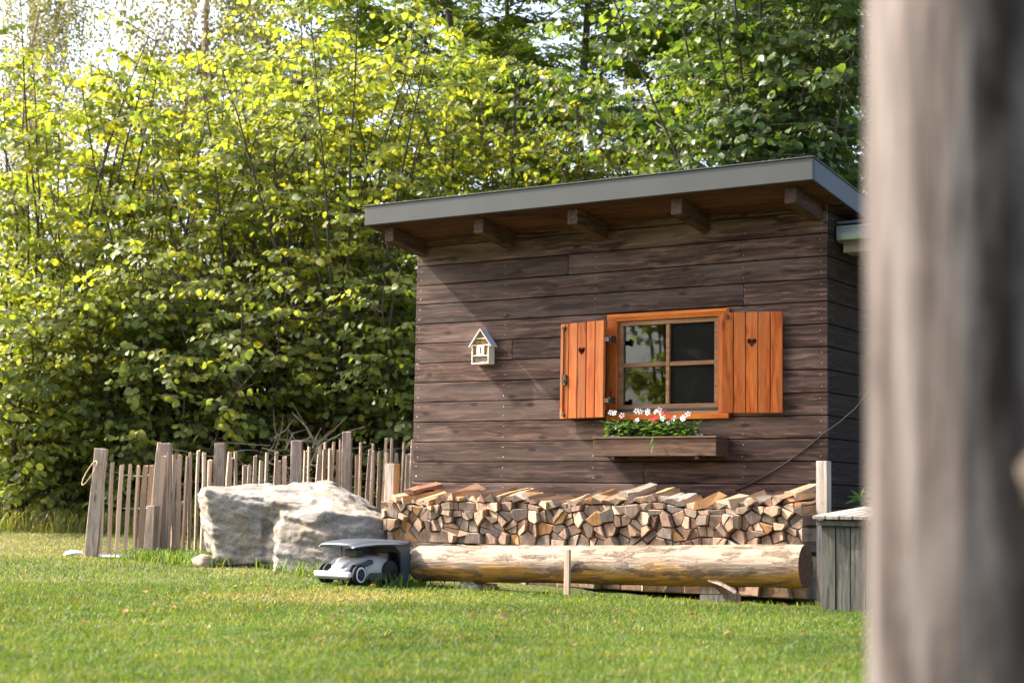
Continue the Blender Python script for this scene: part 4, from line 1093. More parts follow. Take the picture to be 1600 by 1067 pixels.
    for (hue, shp, rw, zn), lst in bins.items():
        lst.sort(key=lambda q: q[0]); m = len(lst)
        for i, (x, o) in enumerate(lst):
            w = '' if m == 1 else ('left ' if i == 0 else 'right ') if m == 2 else ('leftmost ' if i == 0 else 'rightmost ' if i == m-1 else 'middle ' if m == 3 else ['second ', 'third ', 'fourth ', 'fifth ', 'sixth ', 'seventh ', 'eighth ', 'ninth ', 'tenth ', 'eleventh ', 'twelfth '][min(i-1, 10)])
            o['label'] = f'{w}{hue} {shp} log end in the {rw} {zn}'
    # the loose top layer, tipped up towards the wall
    x = xl+.05; k = 0
    tops = []
    while x < xr-.06:
        w = rr.uniform(.06, .11); tops.append((x+w/2, w)); x += w*rr.uniform(.58, .85)
    for k, (x, w) in enumerate(tops):
        hgt = rr.uniform(.035, .065); z = top(x)+.004
        kind = rr.random()
        if kind < .5: poly = [(x-w/2, z), (x+w*.45, z+rr.uniform(0, .012)), (x+w*rr.uniform(-.1, .3), z+hgt), (x-w*.35, z+hgt*rr.uniform(.45, .8))]
        elif kind < .8: poly = [(x-w/2, z+.004), (x+w/2, z), (x+w*rr.uniform(-.25, .25), z+hgt)]
        else: poly = [(x-w/2, z), (x+w/2, z), (x+w*.5, z+hgt*.55), (x+w*.1, z+hgt*.8), (x-w*.42, z+hgt*.6)]
        t = rr.random(); tone = 'orange' if t < .42 else 'tan' if t < .72 else 'grey' if t < .92 else 'brown'
        ordn = {0: 'leftmost', len(tops)-1: 'rightmost'}.get(k)
        hue = {'orange': 'orange', 'tan': 'tan', 'grey': 'grey', 'brown': 'dark brown'}[tone]
        if ordn: lab = f'{ordn} loose {hue} split log lying on top of the firewood stack'
        else:
            sfx = {1: 'st', 2: 'nd', 3: 'rd'}.get((k+1) % 10 if (k+1) not in (11, 12, 13) else 0, 'th')
            lab = f'loose {hue} split log on top of the stack, {k+1}{sfx} from its left end'
        y0 = -.585 + rr.uniform(-.03, .05)
        sd = {'orange': [(.46, .25, .10), (.44, .26, .12)], 'tan': [(.38, .26, .15), (.34, .235, .14)], 'grey': [(.33, .29, .25), (.28, .25, .22)], 'brown': [(.22, .13, .085)]}[tone]
        wood_piece(poly, y0, y0+rr.uniform(.30, .42), 'grey' if tone == 'grey' else rr.choice(['tan', 'tan', 'grey', tone]), tilt=rr.uniform(.04, .24), yaw=rr.uniform(-.30, .22), label=lab, roll=rr.uniform(-.5, .5), rough=.009, side=rr.choice(sd))
    # two more on top of the top layer
    for x, z, tone, lab in ((-3.12, .645, 'brown', 'reddish bark-covered log topmost at the left end of the stack'), (-.05, .655, 'tan', 'curved tan log topmost at the right end of the stack'), (-1.28, .645, 'grey', 'square grey log standing proud on the middle of the stack')):
        poly = [(x-.06, z), (x+.05, z+.005), (x+.045, z+.035), (x-.01, z+.048), (x-.05, z+.04)]
        wood_piece(poly, -.50, -.17, tone, tilt=.18, yaw=-.12, label=lab, rough=.010, side={'brown': (.24, .12, .07), 'tan': (.36, .25, .15), 'grey': (.28, .24, .20)}[tone])
build_pile()

# ------------------------------------------------------------------ peeled log, its supports and stake
def build_log():
    a = np.array([-2.66, -1.03, .166]); b = np.array([.20, -.84, .236])
    ra, rb = .122, .134
    d = b-a; L = float(np.linalg.norm(d)); ang = math.atan2(d[1], d[0]); pit = math.asin(d[2]/L)
    root = empty('peeled_log', tuple(a), 0, 'long peeled tree trunk lying in front of the firewood', 'log')
    n, seg = 150, 44
    V, F = [], []
    ex = Vector(d/L); ey = Vector((-math.sin(ang), math.cos(ang), 0)); ez = ex.cross(ey)
    Q = []
    for i in range(n+1):
        t = i/n; r = ra+(rb-ra)*t
        r *= 1-.22*max(0, (.018-t)/.018)**1.6
        for k in range(seg):
            w = 2*math.pi*k/seg
            p = (t*L*1.3, math.cos(w)*1.2, math.sin(w)*1.2)
            rr_ = r*(1+.045*noise.noise(p)+.03*noise.noise((t*L*6, math.cos(w)*3, math.sin(w)*3))+.022*noise.noise((t*L*14, math.cos(w)*8, math.sin(w)*8))+.012*noise.noise((t*L*40, math.cos(w)*20, math.sin(w)*20)))
            V.append((t*L, math.cos(w)*rr_, math.sin(w)*rr_))
    for i in range(n):
        for k in range(seg):
            k2 = (k+1) % seg; F.append((i*seg+k, (i+1)*seg+k, (i+1)*seg+k2, i*seg+k2))
    F.append(tuple(k for k in range(seg)))
    o = make('trunk', V, F, MAT['log'], root, rot=(0, -pit, ang), smooth=True)
    # sawn end
    Ve = [(L+.0005, 0, 0)] + [(v[0]+.0, v[1], v[2]) for v in V[n*seg:]]
    Fe = [(0, 1+k, 1+(k+1) % seg) for k in range(seg)]
    me = wood('log_end_grain', (.035, .02, .013), (.075, .045, .03), (.12, .075, .05), 'X', 8, .85, .5, .3, knots=False)
    make('sawn_end', Ve, Fe, me, root, rot=(0, -pit, ang))
    # supports under it
    def chunk(px, py, w, h, lab):
        g_ = wz(px, py, .0); x, y = g_[0], g_[1]+.05
        z0 = float(gz(x, y))-.02
        o = empty('support_block', (x, y, z0), 0, lab, 'wood block')
        h *= 1.1
        V = [(-w/2, -.11, 0), (w/2, -.10, 0), (w/2, .16, 0), (-w/2, .16, 0), (-w/2*.95, -.11, h*.55), (w/2*.9, -.10, h*.6), (w/2*.9, .15, h*.6), (-w/2*.95, .15, h*.55)]
        Fq = [(0, 3, 2, 1), (4, 5, 6, 7), (0, 1, 5, 4), (1, 2, 6, 5), (2, 3, 7, 6), (3, 0, 4, 7)]
        make('lower_piece', V, Fq, MAT['greypost'], o)
        V = [(-w/2*.9, -.105, h*.60), (w/2*.7, -.10, h*.62), (w/2*.75, .14, h*.62), (-w/2*.9, .14, h*.6), (-w/2*.85, -.105, h), (-w*.02, -.10, h*1.0), (w*.05, .13, h), (-w/2*.85, .13, h)]
        make('upper_piece', V, Fq, MAT['post'], o)
    chunk(738, 921, .16, .11, 'grey split block under the left part of the peeled log')
    chunk(1118, 938, .17, .15, 'grey split block under the right part of the peeled log')
    s = wz(886, 930, 0)
    zt = .30
    st = wbox('stake', s[0]-.019, s[0]+.019, s[1]-.012, s[1]+.012, -.05, zt, MAT['pale'], None, bev=.002, jit=.001)
    tag(st, 'short square wooden stake driven in front of the peeled log', 'stake')
    # bark strip hanging below
    V, F = [], []
    p0 = wy(1107, 905, -.98); p1 = wy(1150, 925, -.98)
    for i in range(7):
        t = i/6; c = Vector(p0)*(1-t)+Vector(p1)*t + Vector((0, -.01*math.sin(t*3), .012*math.sin(t*3.1)))
        for s_ in (-1, 1): V.append(c+Vector((0, .012*s_, .010*s_)))
    for i in range(6): F.append((2*i, 2*i+1, 2*i+3, 2*i+2))
    V += [v+Vector((0, .004, -.004)) for v in V]; F += [tuple(k+14 for k in reversed(f)) for f in F[:6]]
    make('bark_strip', [rel(root, v) for v in V], F, MAT['post'], root)
build_log()

# ------------------------------------------------------------------ posts by the pile, bin, cable, leafy plant
def build_right():
    y = -.52
    a = wy(1275, 720, y); b = wy(1292, 720, y)
    p = wbox('grey_end_post', a[0], b[0], y, y+.072, -.05, a[2], MAT['greypost'], None, bev=.003)
    tag(p, 'grey square post at the right end of the firewood stack', 'post')
    y = -.33
    a = wy(602, 724, y); b = wy(616, 724, y)
    r = empty('end_post', ((a[0]+b[0])/2, y, 0), 0, 'square post with orange side at the left end of the firewood stack', 'post')
    wbox('core', a[0], b[0]-.004, y, y+.075, -.05, a[2], MAT['greypost'], r, bev=.002)
    wbox('orange_side', b[0]-.0035, b[0], y+.002, y+.073, -.05, a[2]-.002, MAT['orangepost'], r, bev=.0008)
    # bin made of upright grey boards with a slatted sloping lid
    c = wz(1283, 955, 0.0); bx, by = float(c[0]), float(c[1])
    bw, bd, bh = 1.35, .75, .525
    bn = empty('slatted_bin', (bx+bw/2, by+bd/2, 0), 0, 'grey wooden garden bin with slatted lid at the shed corner', 'bin')
    n = 15; pw = bw/n
    for i in range(n):
        wbox('front_board', bx+i*pw+.0025, bx+(i+1)*pw-.0025, by+R.uniform(-.002, .002), by+.02, -.02+R.uniform(-.004, .004), bh, MAT['greybin'], bn, bev=.002)
    m = 8; pd = (bd-.022)/m
    for i in range(m):
        for xx in (bx, bx+bw-.02):
            wbox('side_board', xx, xx+.02, by+.022+i*pd+.0025, by+.022+(i+1)*pd-.0025, -.02, bh+.02, MAT['greybin'], bn, bev=.002)
    wbox('back_panel', bx+.021, bx+bw-.021, by+bd-.02, by+bd, 0, bh+.03, MAT['greybin'], bn, bev=.002)
    wbox('inner_panel', bx+.024, bx+bw-.024, by+.024, by+.03, 0, bh-.02, MAT['dark_in'], bn, bev=0)
    wbox('rail', bx-.02, bx+bw+.02, by-.024, by-.003, bh-.032, bh-.002, MAT['greybin'], bn, bev=.002)
    k = 17; sw = (bw+.08)/k; lt = .055
    for i in range(k):
        xa = bx-.04+i*sw
        box('lid_slat', rel(bn, (xa+sw/2, by+bd/2-.015, bh+.017+lt/2)), (sw-.012, bd+.06, .020), MAT['slat'], bn, rot=(math.atan(lt/bd), 0, R.uniform(-.004, .004)), bev=.002)
    # cable from behind the pile up to the lean-to
    e = wx(1340, 636, .35)
    pts = []
    s0 = np.array(wy(1150, 766, -.006)); e0 = np.array(wy(1289, 676, -.012)); e1 = np.array((.16, .02, float(wy(1310, 658, -.01)[2])))
    e2 = np.array((LT and .55, LT[0]+.12, LT[1]-.178))
    for i in range(9):
        t = i/8; q = s0*(1-t)+e0*t; q[2] -= .035*math.sin(math.pi*t); q[1] = -.010; pts.append(tuple(q))
    q1 = np.array(wy(1313, 659, -.05)); q2 = np.array(wy(1338, 637, -.09))
    pts += [tuple(q1), tuple(q2)]
    q3 = np.array([q2[0]+.55, q2[1]+.12, q2[2]+.75]); pts += [tuple(q2*.6+q3*.4), tuple(q3), (q3[0]+.02, LT[0]+.10, LT[1]-.171)]
    cb = tube('cable', pts, .0055, MAT['black'], None, 6); tag(cb, 'thin black cable running up the wall from the firewood', 'cable')
    # plant with fingered leaves behind the bin
    c = np.array(wy(1334, 776, -.45)); pl = empty('leafy_plant', (c[0]+.05, c[1], 0), 0, 'green plant with long finger leaves behind the garden bin', 'plant')
    P, D, N, S, C = [], [], [], [], []
    Vs, Fs = [], []
    for hx, hz, s in ((c[0], c[2], 1.0), (c[0]+.1, c[2]+.03, 1.0), (c[0]+.05, c[2]-.07, .9), (c[0]+.17, c[2]-.05, 1.0), (c[0]+.22, c[2]+.05, .9)):
        o = Vector((hx+.03, c[1]+.05, hz-.02))
        v, f = tube_arrays([rel(pl, q) for q in ((c[0]+.06, c[1]+.05, .02), ((c[0]+hx)/2+.05, c[1]+.05, hz*.55), tuple(o))], [.006, .005, .003], 5); k0 = len(Vs); Vs += v; Fs += [tuple(i+k0 for i in q) for q in f]
        for k in range(7):
            a = math.radians(-100+k*40+R.uniform(-8, 8))
            d = Vector((math.sin(a)*.8, -.45, math.cos(a)*.55)).normalized(); P.append(rel(pl, o)); D.append(d); nn = Vector((R.uniform(-.2, .2), -.8, .6)); nn = (nn-d*nn.dot(d)).normalized(); N.append(nn); S.append(.105*s*R.uniform(.8, 1.1)); C.append((.06, .15, .035))
    V, F, CC = leaf_arrays(P, D, N, S, .26, C, 'rhomb'); tri_mesh('leaves', V, F, MAT['hazel'], pl, CC); make('stem', Vs, Fs, MAT['hazel'], pl)
build_right()

# ------------------------------------------------------------------ boulder
def build_boulder():
    def hull(pts):
        bm = bmesh.new()
        for p in pts: bm.verts.new(tuple(p))
        r = bmesh.ops.convex_hull(bm, input=bm.verts[:])
        bmesh.ops.delete(bm, geom=[g for g in r['geom_interior'] if isinstance(g, bmesh.types.BMVert)], context='VERTS')
        return bm
    back = np.array([FH[0], FH[1], 0])
    A = [wd(308, 772, 12.75), wd(322, 764, 12.45), wd(316, 762, 13.2), wd(408, 777, 12.40), wd(412, 790, 12.5), wd(404, 832, 12.36), wd(410, 880, 12.26), wd(341, 885, 12.32), wd(326, 850, 12.46), wd(320, 880, 13.3), wd(420, 757, 13.3), wd(500, 753, 13.4), wd(500, 900, 13.4)]
    B = [wd(442, 806, 12.15), wd(505, 800, 12.02), wd(574, 809, 12.05), wd(606, 816, 12.25), wd(432, 850, 12.06), wd(428, 895, 11.98), wd(520, 905, 11.86), wd(604, 900, 11.98), wd(470, 757, 13.0), wd(515, 751, 13.1), wd(560, 775, 13.2), wd(604, 804, 12.9), wd(604, 880, 12.9), wd(430, 775, 12.75), wd(415, 765, 13.2), wd(430, 900, 13.3), wd(560, 880, 13.5)]
    Cm = [wd(400, 838, 12.42), wd(440, 846, 12.2), wd(405, 885, 12.3), wd(440, 890, 12.2), wd(411, 786, 12.62), wd(455, 796, 12.50), wd(420, 885, 13.0), wd(450, 890, 13.0), wd(430, 768, 13.0)]
    T = [wd(322, 764, 12.6), wd(408, 777, 12.50), wd(446, 800, 12.32), wd(505, 798, 12.16), wd(600, 811, 12.4), wd(515, 752, 13.1), wd(420, 757, 13.3), wd(318, 763, 13.2), wd(560, 776, 13.2), wd(600, 805, 12.9)]
    T += [p-np.array([0, 0, .16])+back*.03 for p in T]
    bm = bmesh.new(); tmp = bpy.data.meshes.new('tmp')
    for q in (A, B, Cm, T):
        h = hull(q); h.to_mesh(tmp); h.free(); bm.from_mesh(tmp)
    me = bpy.data.meshes.new('boulder'); bm.to_mesh(me); bm.free()
    o = bpy.data.objects.new('boulder', me); link(o)
    md = o.modifiers.new('r', 'REMESH'); md.mode = 'VOXEL'; md.voxel_size = .014
    dg = bpy.context.evaluated_depsgraph_get()
    m2 = bpy.data.meshes.new_from_object(o.evaluated_get(dg)); o.modifiers.clear(); o.data = m2
    m2.name = 'boulder'
    n = len(m2.vertices); co = np.empty(n*3); m2.vertices.foreach_get('co', co); co = co.reshape(-1, 3)
    no = np.empty(n*3); m2.vertex_normals.foreach_get('vector', no); no = no.reshape(-1, 3)
    for i in range(n):
        p = Vector(co[i])
        q = Vector((p.x*1.0+p.z*.3, p.y, p.z*3.2+p.x*.5))
        d = .013*noise.noise(p*2.0)+.012*noise.noise(q*3.0)+.009*noise.noise(q*8)+.005*noise.noise(p*20)+.0035*noise.noise(q*30)-.012*max(0, .16-abs(noise.noise(q*1.9+Vector((9, 2, 4)))))/.16*.7-.005*max(0, .12-abs(noise.noise(q*5.1)))/.12
        st = noise.noise(q*4.2+Vector((5, 3, 1))); d += .012*(1 if st > .08 else -.3)*min(1, abs(st-.08)*9)
        co[i] += no[i]*d
    m2.vertices.foreach_set('co', co.ravel()); m2.polygons.foreach_set('use_smooth', np.ones(len(m2.polygons), bool))
    m2.materials.clear(); m2.materials.append(MAT['rock']); m2.update()
    tag(o, 'huge grey boulder with a flat sloping top beside the firewood', 'boulder')
    # brown stone at its left foot
    bm = bmesh.new(); bmesh.ops.create_icosphere(bm, subdivisions=3, radius=1.0)
    for v in bm.verts:
        v.co = Vector((v.co.x*.085, v.co.y*.08, v.co.z*.07))*(1+.25*noise.noise(v.co*1.5)+.08*noise.noise(v.co*5))
    g_ = gpt(322, 12.35); s = from_bm('brown_stone', bm, MAT['brownstone'], None, (g_[0], g_[1], g_[2]+.02), smooth=True)
    tag(s, 'rounded brown stone at the left foot of the boulder', 'stone')
    bm = bmesh.new(); bmesh.ops.create_icosphere(bm, subdivisions=3, radius=1.0)
    for v in bm.verts:
        v.co = Vector((v.co.x*.10, v.co.y*.08, v.co.z*.035))*(1+.25*noise.noise(v.co*1.7+Vector((3, 3, 3))))
    g_ = gpt(120, 13.45); s = from_bm('flat_stone', bm, MAT['stone'], None, (g_[0], g_[1], g_[2]+.012), smooth=True)
    tag(s, 'flat pale stone left of the leftmost fence post', 'stone')
build_boulder()

# ------------------------------------------------------------------ fence of split chestnut pales
def pale_mesh(seed):
    rr = random.Random(seed)
    V, F = [], []
    n = 5; k = 5; sec = [(.5, -.35), (.45, .4), (-.1, .55), (-.5, .2), (-.4, -.5)]
    bx = by = 0
    for i in range(n):
        t = i/(n-1); s = (1.0-.12*t)*rr.uniform(.88, 1.1)
        if 0 < i: bx += rr.uniform(-.22, .22); by += rr.uniform(-.15, .15)
        for (a, b) in sec: V.append((a*s+bx*(.6 if i < n-1 else .7), b*s+by, t+(rr.uniform(-.012, .012) if i == n-1 else 0)))
    for i in range(n-1):
        for j in range(k):
            j2 = (j+1) % k; F.append((i*k+j, i*k+j2, (i+1)*k+j2, (i+1)*k+j))
    F.append(tuple(range(k-1, -1, -1))); F.append(tuple((n-1)*k+j for j in range(k)))
    me = bpy.data.meshes.new('pale'); me.from_pydata(V, [], F); me.materials.append(MAT['pale']); me.update()
    return me
PALES = [pale_mesh(50+i) for i in range(7)]
def pale(par, p, h, w=.034, leanx=0, leany=0, rz=0, down=.06):
    o = bpy.data.objects.new('pale', R.choice(PALES)); link(o, par)
    o.location = rel(par, (p[0], p[1], p[2]-down)); o.scale = (w, w*.75, h+down); o.rotation_euler = (leany, leanx, rz)
    return o
def fence_post(par, p, h, w, lean=(0, 0), mat='post', rz=.55):
    bm = bmesh.new(); bmesh.ops.create_cube(bm, size=1.0)
    for v in bm.verts:
        k = 1-.06*(v.co.z+.5); v.co = Vector((v.co.x*w*k+R.uniform(-.004, .004), v.co.y*w*.9*k+R.uniform(-.004, .004), (v.co.z+.5)*(h+.15)-.15))
    bmesh.ops.subdivide_edges(bm, edges=[e for e in bm.edges if abs(e.verts[0].co.z-e.verts[1].co.z) > .3], cuts=4)
    for v in bm.verts:
        if .02 < v.co.z < h-.02: v.co.x += R.uniform(-.004, .004); v.co.y += R.uniform(-.004, .004)
    bmesh.ops.bevel(bm, geom=bm.edges[:], offset=.004, segments=1, affect='EDGES')
    return from_bm('post', bm, MAT[mat], par, rel(par, p), (lean[1], lean[0], rz))
def wire(par, pts, r=.0028):
    return tube('wire', pts, r, MAT['wire'], par, 4)

def build_fence():
    A = gpt(147, 13.35); B = gpt(250, 13.25)
    fa = empty('paling_fence', tuple((A+B)/2), 0, 'short run of split chestnut paling between the two leftmost posts', 'fence', 'split paling fences')
    H = lambda px, py, D, z: wd(px, py, D)[2]-z
    fence_post(fa, A, H(147, 700, 13.35, A[2]), .098, (.045, 0))
    fence_post(fa, B+np.array([.03, .02, 0]), H(257, 692, 13.25, B[2]), .094, (-.01, 0))
    # old bleached posts and pales bunched in front of the second post
    for (px, top, w, ln, dy) in ((232, 727, .062, .01, -.03), (240, 704, .055, .005, -.10), (246, 712, .05, .03, -.05), (233, 690, .032, .05, -.06), (265, 706, .04, -.03, .03), (222, 727, .05, .0, .05), (262, 716, .028, .06, .06)):
        p = gpt(px, 13.2+dy); pale(fa, p, H(px, top, 13.2+dy, p[2]), w, ln, 0, R.uniform(0, 2))
    p = gpt(237, 13.08); fence_post(fa, p, H(237, 790, 13.08, p[2]), .085, (.02, 0), rz=.2)
    tops = [(160, 718), (172, 722), (184, 726), (198, 725), (213, 727)]
    for i, (px, tp) in enumerate(tops):
        p = gpt(px, 13.33-.02*i); pale(fa, p, H(px, tp, 13.33-.02*i, p[2]), .036 if i else .032, R.uniform(-.03, .03), 0, R.uniform(0, 3))
    for f0, f1 in ((.80, .74), (.50, .46), (.13, .13)):
        pts = []
        for i in range(13):
            t = i/12; q = A*(1-t)+B*t; q = q+np.array([0, -.022*(1 if i % 2 else -1), .93*(f0*(1-t)+f1*t)-.05*math.sin(math.pi*t)]); pts.append(tuple(q))
        wire(fa, pts)
    # rope loop on the left post
    c = A+np.array([0, -.0, .62]); pts = []
    for i in range(15):
        t = i/14*2*math.pi; pts.append((c[0]+.066*math.cos(t)+.02*math.sin(t), c[1]-.068+.05*math.sin(t)*.6, c[2]+.10*math.sin(t+.4)+.06))
    rp = tube('rope_loop', pts, .0045, MAT['rope'], None, 6); tag(rp, 'pale rope loop hung round the leftmost fence post', 'rope')
    # long run behind the boulder
    run = [(262, 13.3), (342, 13.6), (462, 14.1), (541, 14.55), (700, 15.6)]
    P = [gpt(a, b) for a, b in run]
    fb = empty('paling_fence', tuple(P[2]), 0, 'long run of split chestnut paling behind the boulder', 'fence', 'split paling fences')
    for (px, D, tp, w) in ((342, 13.55, 692, .092), (462, 14.08, 688, .096), (541, 14.5, 674, .088)):
        p = gpt(px, D); fence_post(fb, p, H(px, tp, D, p[2]), w, (R.uniform(-.015, .015), 0))
    px = 272
    while px < 690:
        D = np.interp(px, [r[0] for r in run], [r[1] for r in run])
        tp = R.uniform(703, 720) if px < 470 else R.uniform(698, 712)
        if R.random() < .12: tp += 8
        p = gpt(px, D); pale(fb, p, H(px, tp, D, p[2]), R.uniform(.032, .046), R.uniform(-.035, .035), R.uniform(-.02, .02), R.uniform(0, 3))
        px += R.uniform(7.5, 11) if px < 520 else R.uniform(9, 14)
    px = 500
    while px < 690:          # a second, taller roll stands behind the first near the shed
        D = np.interp(px, [r[0] for r in run], [r[1] for r in run])+.22
        p = gpt(px, D); pale(fb, p, H(px, R.uniform(684, 692), D, p[2]), .028, R.uniform(-.03, .03), 0, R.uniform(0, 3)); px += R.uniform(13, 19)
    for hz in (.86, .60, .28):
        pts = []
        for i in range(41):
            t = i/40; px = 262+(700-262)*t; D = np.interp(px, [r[0] for r in run], [r[1] for r in run]); q = gpt(px, D)
            pts.append((q[0], q[1]-.02*(1 if i % 2 else -1), q[2]+hz+.025*math.sin(t*23+hz*9)))
        wire(fb, pts)
build_fence()

# ------------------------------------------------------------------ robot mower in its garage
def build_mower():
    hd = np.array([-.11, -.994]); hd = hd/np.linalg.norm(hd)
    ang = math.atan2(hd[1], hd[0])
    f = wz(513, 895, .105)
    gzv = float(gz(f[0], f[1])) + .012
    c = np.array([f[0]-hd[0]*.24+.03*RT0[0], f[1]-hd[1]*.24+.03*RT0[1], gzv])
    mo = empty('robot_mower', tuple(c), ang, 'white and grey robotic lawn mower parked under its shelter', 'lawn mower'); mo.scale = (.72, .80, .82)
    # body: loft of cross sections along local x (front +)
    secs = [(-.33, .10, .06, .13), (-.30, .17, .05, .19), (-.18, .215, .05, .235), (-.02, .225, .05, .245), (.10, .20, .05, .225), (.20, .13, .06, .175), (.28, .10, .07, .13), (.31, .07, .075, .115)]
    V, F = [], []; k = 14
    for (x, w, z0, z1) in secs:
        for j in range(k):
            t = j/(k-1); a = math.pi*t
            yy = w*math.copysign(abs(math.cos(a))**.6, math.cos(a)); zz = z0+.03+(z1-z0-.03)*(math.sin(a)**.55)
            V.append((x, yy, zz))
        for j in range(2): V.append((x, (-w if j == 0 else w)*.95, z0))
    m = k+2
    for i in range(len(secs)-1):
        for j in range(m):
            j2 = (j+1) % m; F.append((i*m+j, i*m+j2, (i+1)*m+j2, (i+1)*m+j))
    F.append(tuple(range(m-1, -1, -1))); F.append(tuple((len(secs)-1)*m+j for j in range(m)))
    o = make('body', V, F, MAT['white'], mo, smooth=True)
    # dark lower skirt
    bm = bmesh.new()
    ring = [(-.35, .13), (-.28, .235), (-.02, .245), (.06, .235), (.10, .16), (.26, .10), (.26, -.10), (.10, -.16), (.06, -.235), (-.02, -.245), (-.28, -.235), (-.35, -.13)]
    lo = [bm.verts.new((x, y, .035)) for x, y in ring]; hi = [bm.verts.new((x*.99, y*.99, .10)) for x, y in ring]
    nn = len(ring)
    for i in range(nn): bm.faces.new([lo[i], lo[(i+1) % nn], hi[(i+1) % nn], hi[i]])
    bm.faces.new(hi); bm.faces.new(lo[::-1]); bmesh.ops.recalc_face_normals(bm, faces=bm.faces[:]); bmesh.ops.bevel(bm, geom=bm.edges[:], offset=.006, segments=2, affect='EDGES')
    from_bm('skirt', bm, MAT['plastic'], mo)
    box('bumper', Vector((.335, 0, .085)), (.05, .43, .048), MAT['bumper'], mo, bev=.012)
    box('bumper_lip', Vector((.330, 0, .052)), (.04, .40, .014), MAT['plastic_d'], mo, bev=.003)
    box('nose_panel', Vector((.215, -.0, .168)), (.15, .12, .02), MAT['bumper'], mo, rot=(0, .33, 0), bev=.006)
    box('control_panel', Vector((.095, .03, .262)), (.09, .15, .06), MAT['plastic_d'], mo, rot=(0, .08, 0), bev=.008)
    box('display', Vector((.142, .03, .268)), (.003, .06, .022), MAT['greybin'], mo, rot=(0, .08, 0), bev=.001)
    box('stop_button', Vector((-.02, 0, .262)), (.08, .10, .03), MAT['plastic_d'], mo, bev=.008)
    for s in (-1, 1):
        box('tail_light', Vector((-.295, s*.15, .150)), (.03, .045, .035), MAT['red'], mo, rot=(0, 0, s*.6), bev=.005)
        # front arm and twin wheels
        box('fender', Vector((.13, s*.165, .165)), (.20, .10, .035), MAT['plastic'], mo, rot=(0, .30, -s*.25), bev=.012)
        for dy in (0, .055):
            w = empty('front_wheel', (0, 0, 0)); w.parent = mo; w.location = Vector((.215, s*(.155+dy), .085))
            bm = bmesh.new(); bmesh.ops.create_cone(bm, cap_ends=True, segments=24, radius1=.082, radius2=.082, depth=.042, matrix=Matrix.Rotation(math.pi/2, 4, 'X'))
            bmesh.ops.bevel(bm, geom=[e for e in bm.edges if len(e.link_faces) == 2 and e.calc_face_angle() > .5], offset=.012, segments=2, affect='EDGES'); from_bm('tyre', bm, MAT['rubber'], w, smooth=True)
            bm = bmesh.new(); bmesh.ops.create_circle(bm, segments=24, radius=.062); 
            V, F = [], []
            for q in range(24):
                a = q*2*math.pi/24
                for (rr_, dy_) in ((.064, .0222), (.050, .0245), (.050, .0222)): V.append((rr_*math.cos(a), s*dy_, rr_*math.sin(a)))
            for q in range(24):
                q2 = (q+1) % 24
                F.append((q*3, q2*3, q2*3+1, q*3+1)); F.append((q*3+1, q2*3+1, q2*3+2, q*3+2))
            bm.free(); make('rim', V, F, MAT['bumper'], w)
            V, F = [], []
            for q in range(5):
                a = q*2*math.pi/5; e = Vector((math.cos(a), 0, math.sin(a))); pn = Vector((-math.sin(a), 0, math.cos(a)))
                b_ = len(V)
                for (t, w_) in ((.008, .009), (.052, .006)):
                    for sg in (-1, 1): V.append(e*t+pn*w_*sg+Vector((0, s*.0228, 0)))
                F.append((b_, b_+1, b_+3, b_+2))
            make('spokes', V, F, MAT['plastic'], w)
        w = empty('rear_wheel', (0, 0, 0)); w.parent = mo; w.location = Vector((-.17, s*.232, .10))
        bm = bmesh.new(); bmesh.ops.create_cone(bm, cap_ends=True, segments=24, radius1=.10, radius2=.10, depth=.045, matrix=Matrix.Rotation(math.pi/2, 4, 'X'))
        bmesh.ops.bevel(bm, geom=[e for e in bm.edges if len(e.link_faces) == 2 and e.calc_face_angle() > .5], offset=.012, segments=2, affect='EDGES'); from_bm('tyre', bm, MAT['rubber'], w, smooth=True)
    # shelter
    g0 = c+np.array([-hd[0]*.035, -hd[1]*.035, 0])
    ga = empty('mower_shelter', tuple(g0), ang, 'dark grey plastic shelter roof standing over the robotic mower', 'shelter'); ga.scale = (.72, .62, .74)
    top = [(-.38, .30, .365), (-.34, .33, .375), (.10, .33, .385), (.30, .27, .36), (.37, .16, .352)]
    prof = []
    V, F = [], []; k = 17
    rows_ = [(-.40, .31, .372, .012), (-.36, .33, .385, .018), (-.10, .335, .392, .022), (.12, .335, .390, .022), (.28, .32, .378, .018), (.36, .29, .366, .012), (.385, .26, .358, .006)]
    for (x, w, z, cr) in rows_:
        for j in range(k):
            t = -1+2*j/(k-1); V.append((x-.03*abs(t)**3, w*t, z+cr*(1-abs(t)**2.4)-.022*max(0, abs(t)-.86)/.14))
    n1 = len(V)
    for (x, w, z, cr) in rows_:
        for j in range(k):
            t = -1+2*j/(k-1); V.append((x*.985-.03*abs(t)**3, w*.985*t, z-.012+cr*(1-abs(t)**2.4)-.022*max(0, abs(t)-.86)/.14))
    nr = len(rows_)
    for i in range(nr-1):
        for j in range(k-1):
            a = i*k+j; F.append((a, a+1, a+k+1, a+k)); F.append((n1+a+1, n1+a, n1+a+k, n1+a+k+1))
    for i in range(nr-1):
        for j in (0, k-1):
            a, b = i*k+j, (i+1)*k+j; F.append((a, b, n1+b, n1+a) if j else (b, a, n1+a, n1+b))
    for j in range(k-1):
        F.append((j+1, j, n1+j, n1+j+1)); a = (nr-1)*k+j; F.append((a, a+1, n1+a+1, n1+a))
    make('roof_shell', V, F, MAT['plastic'], ga, smooth=True)
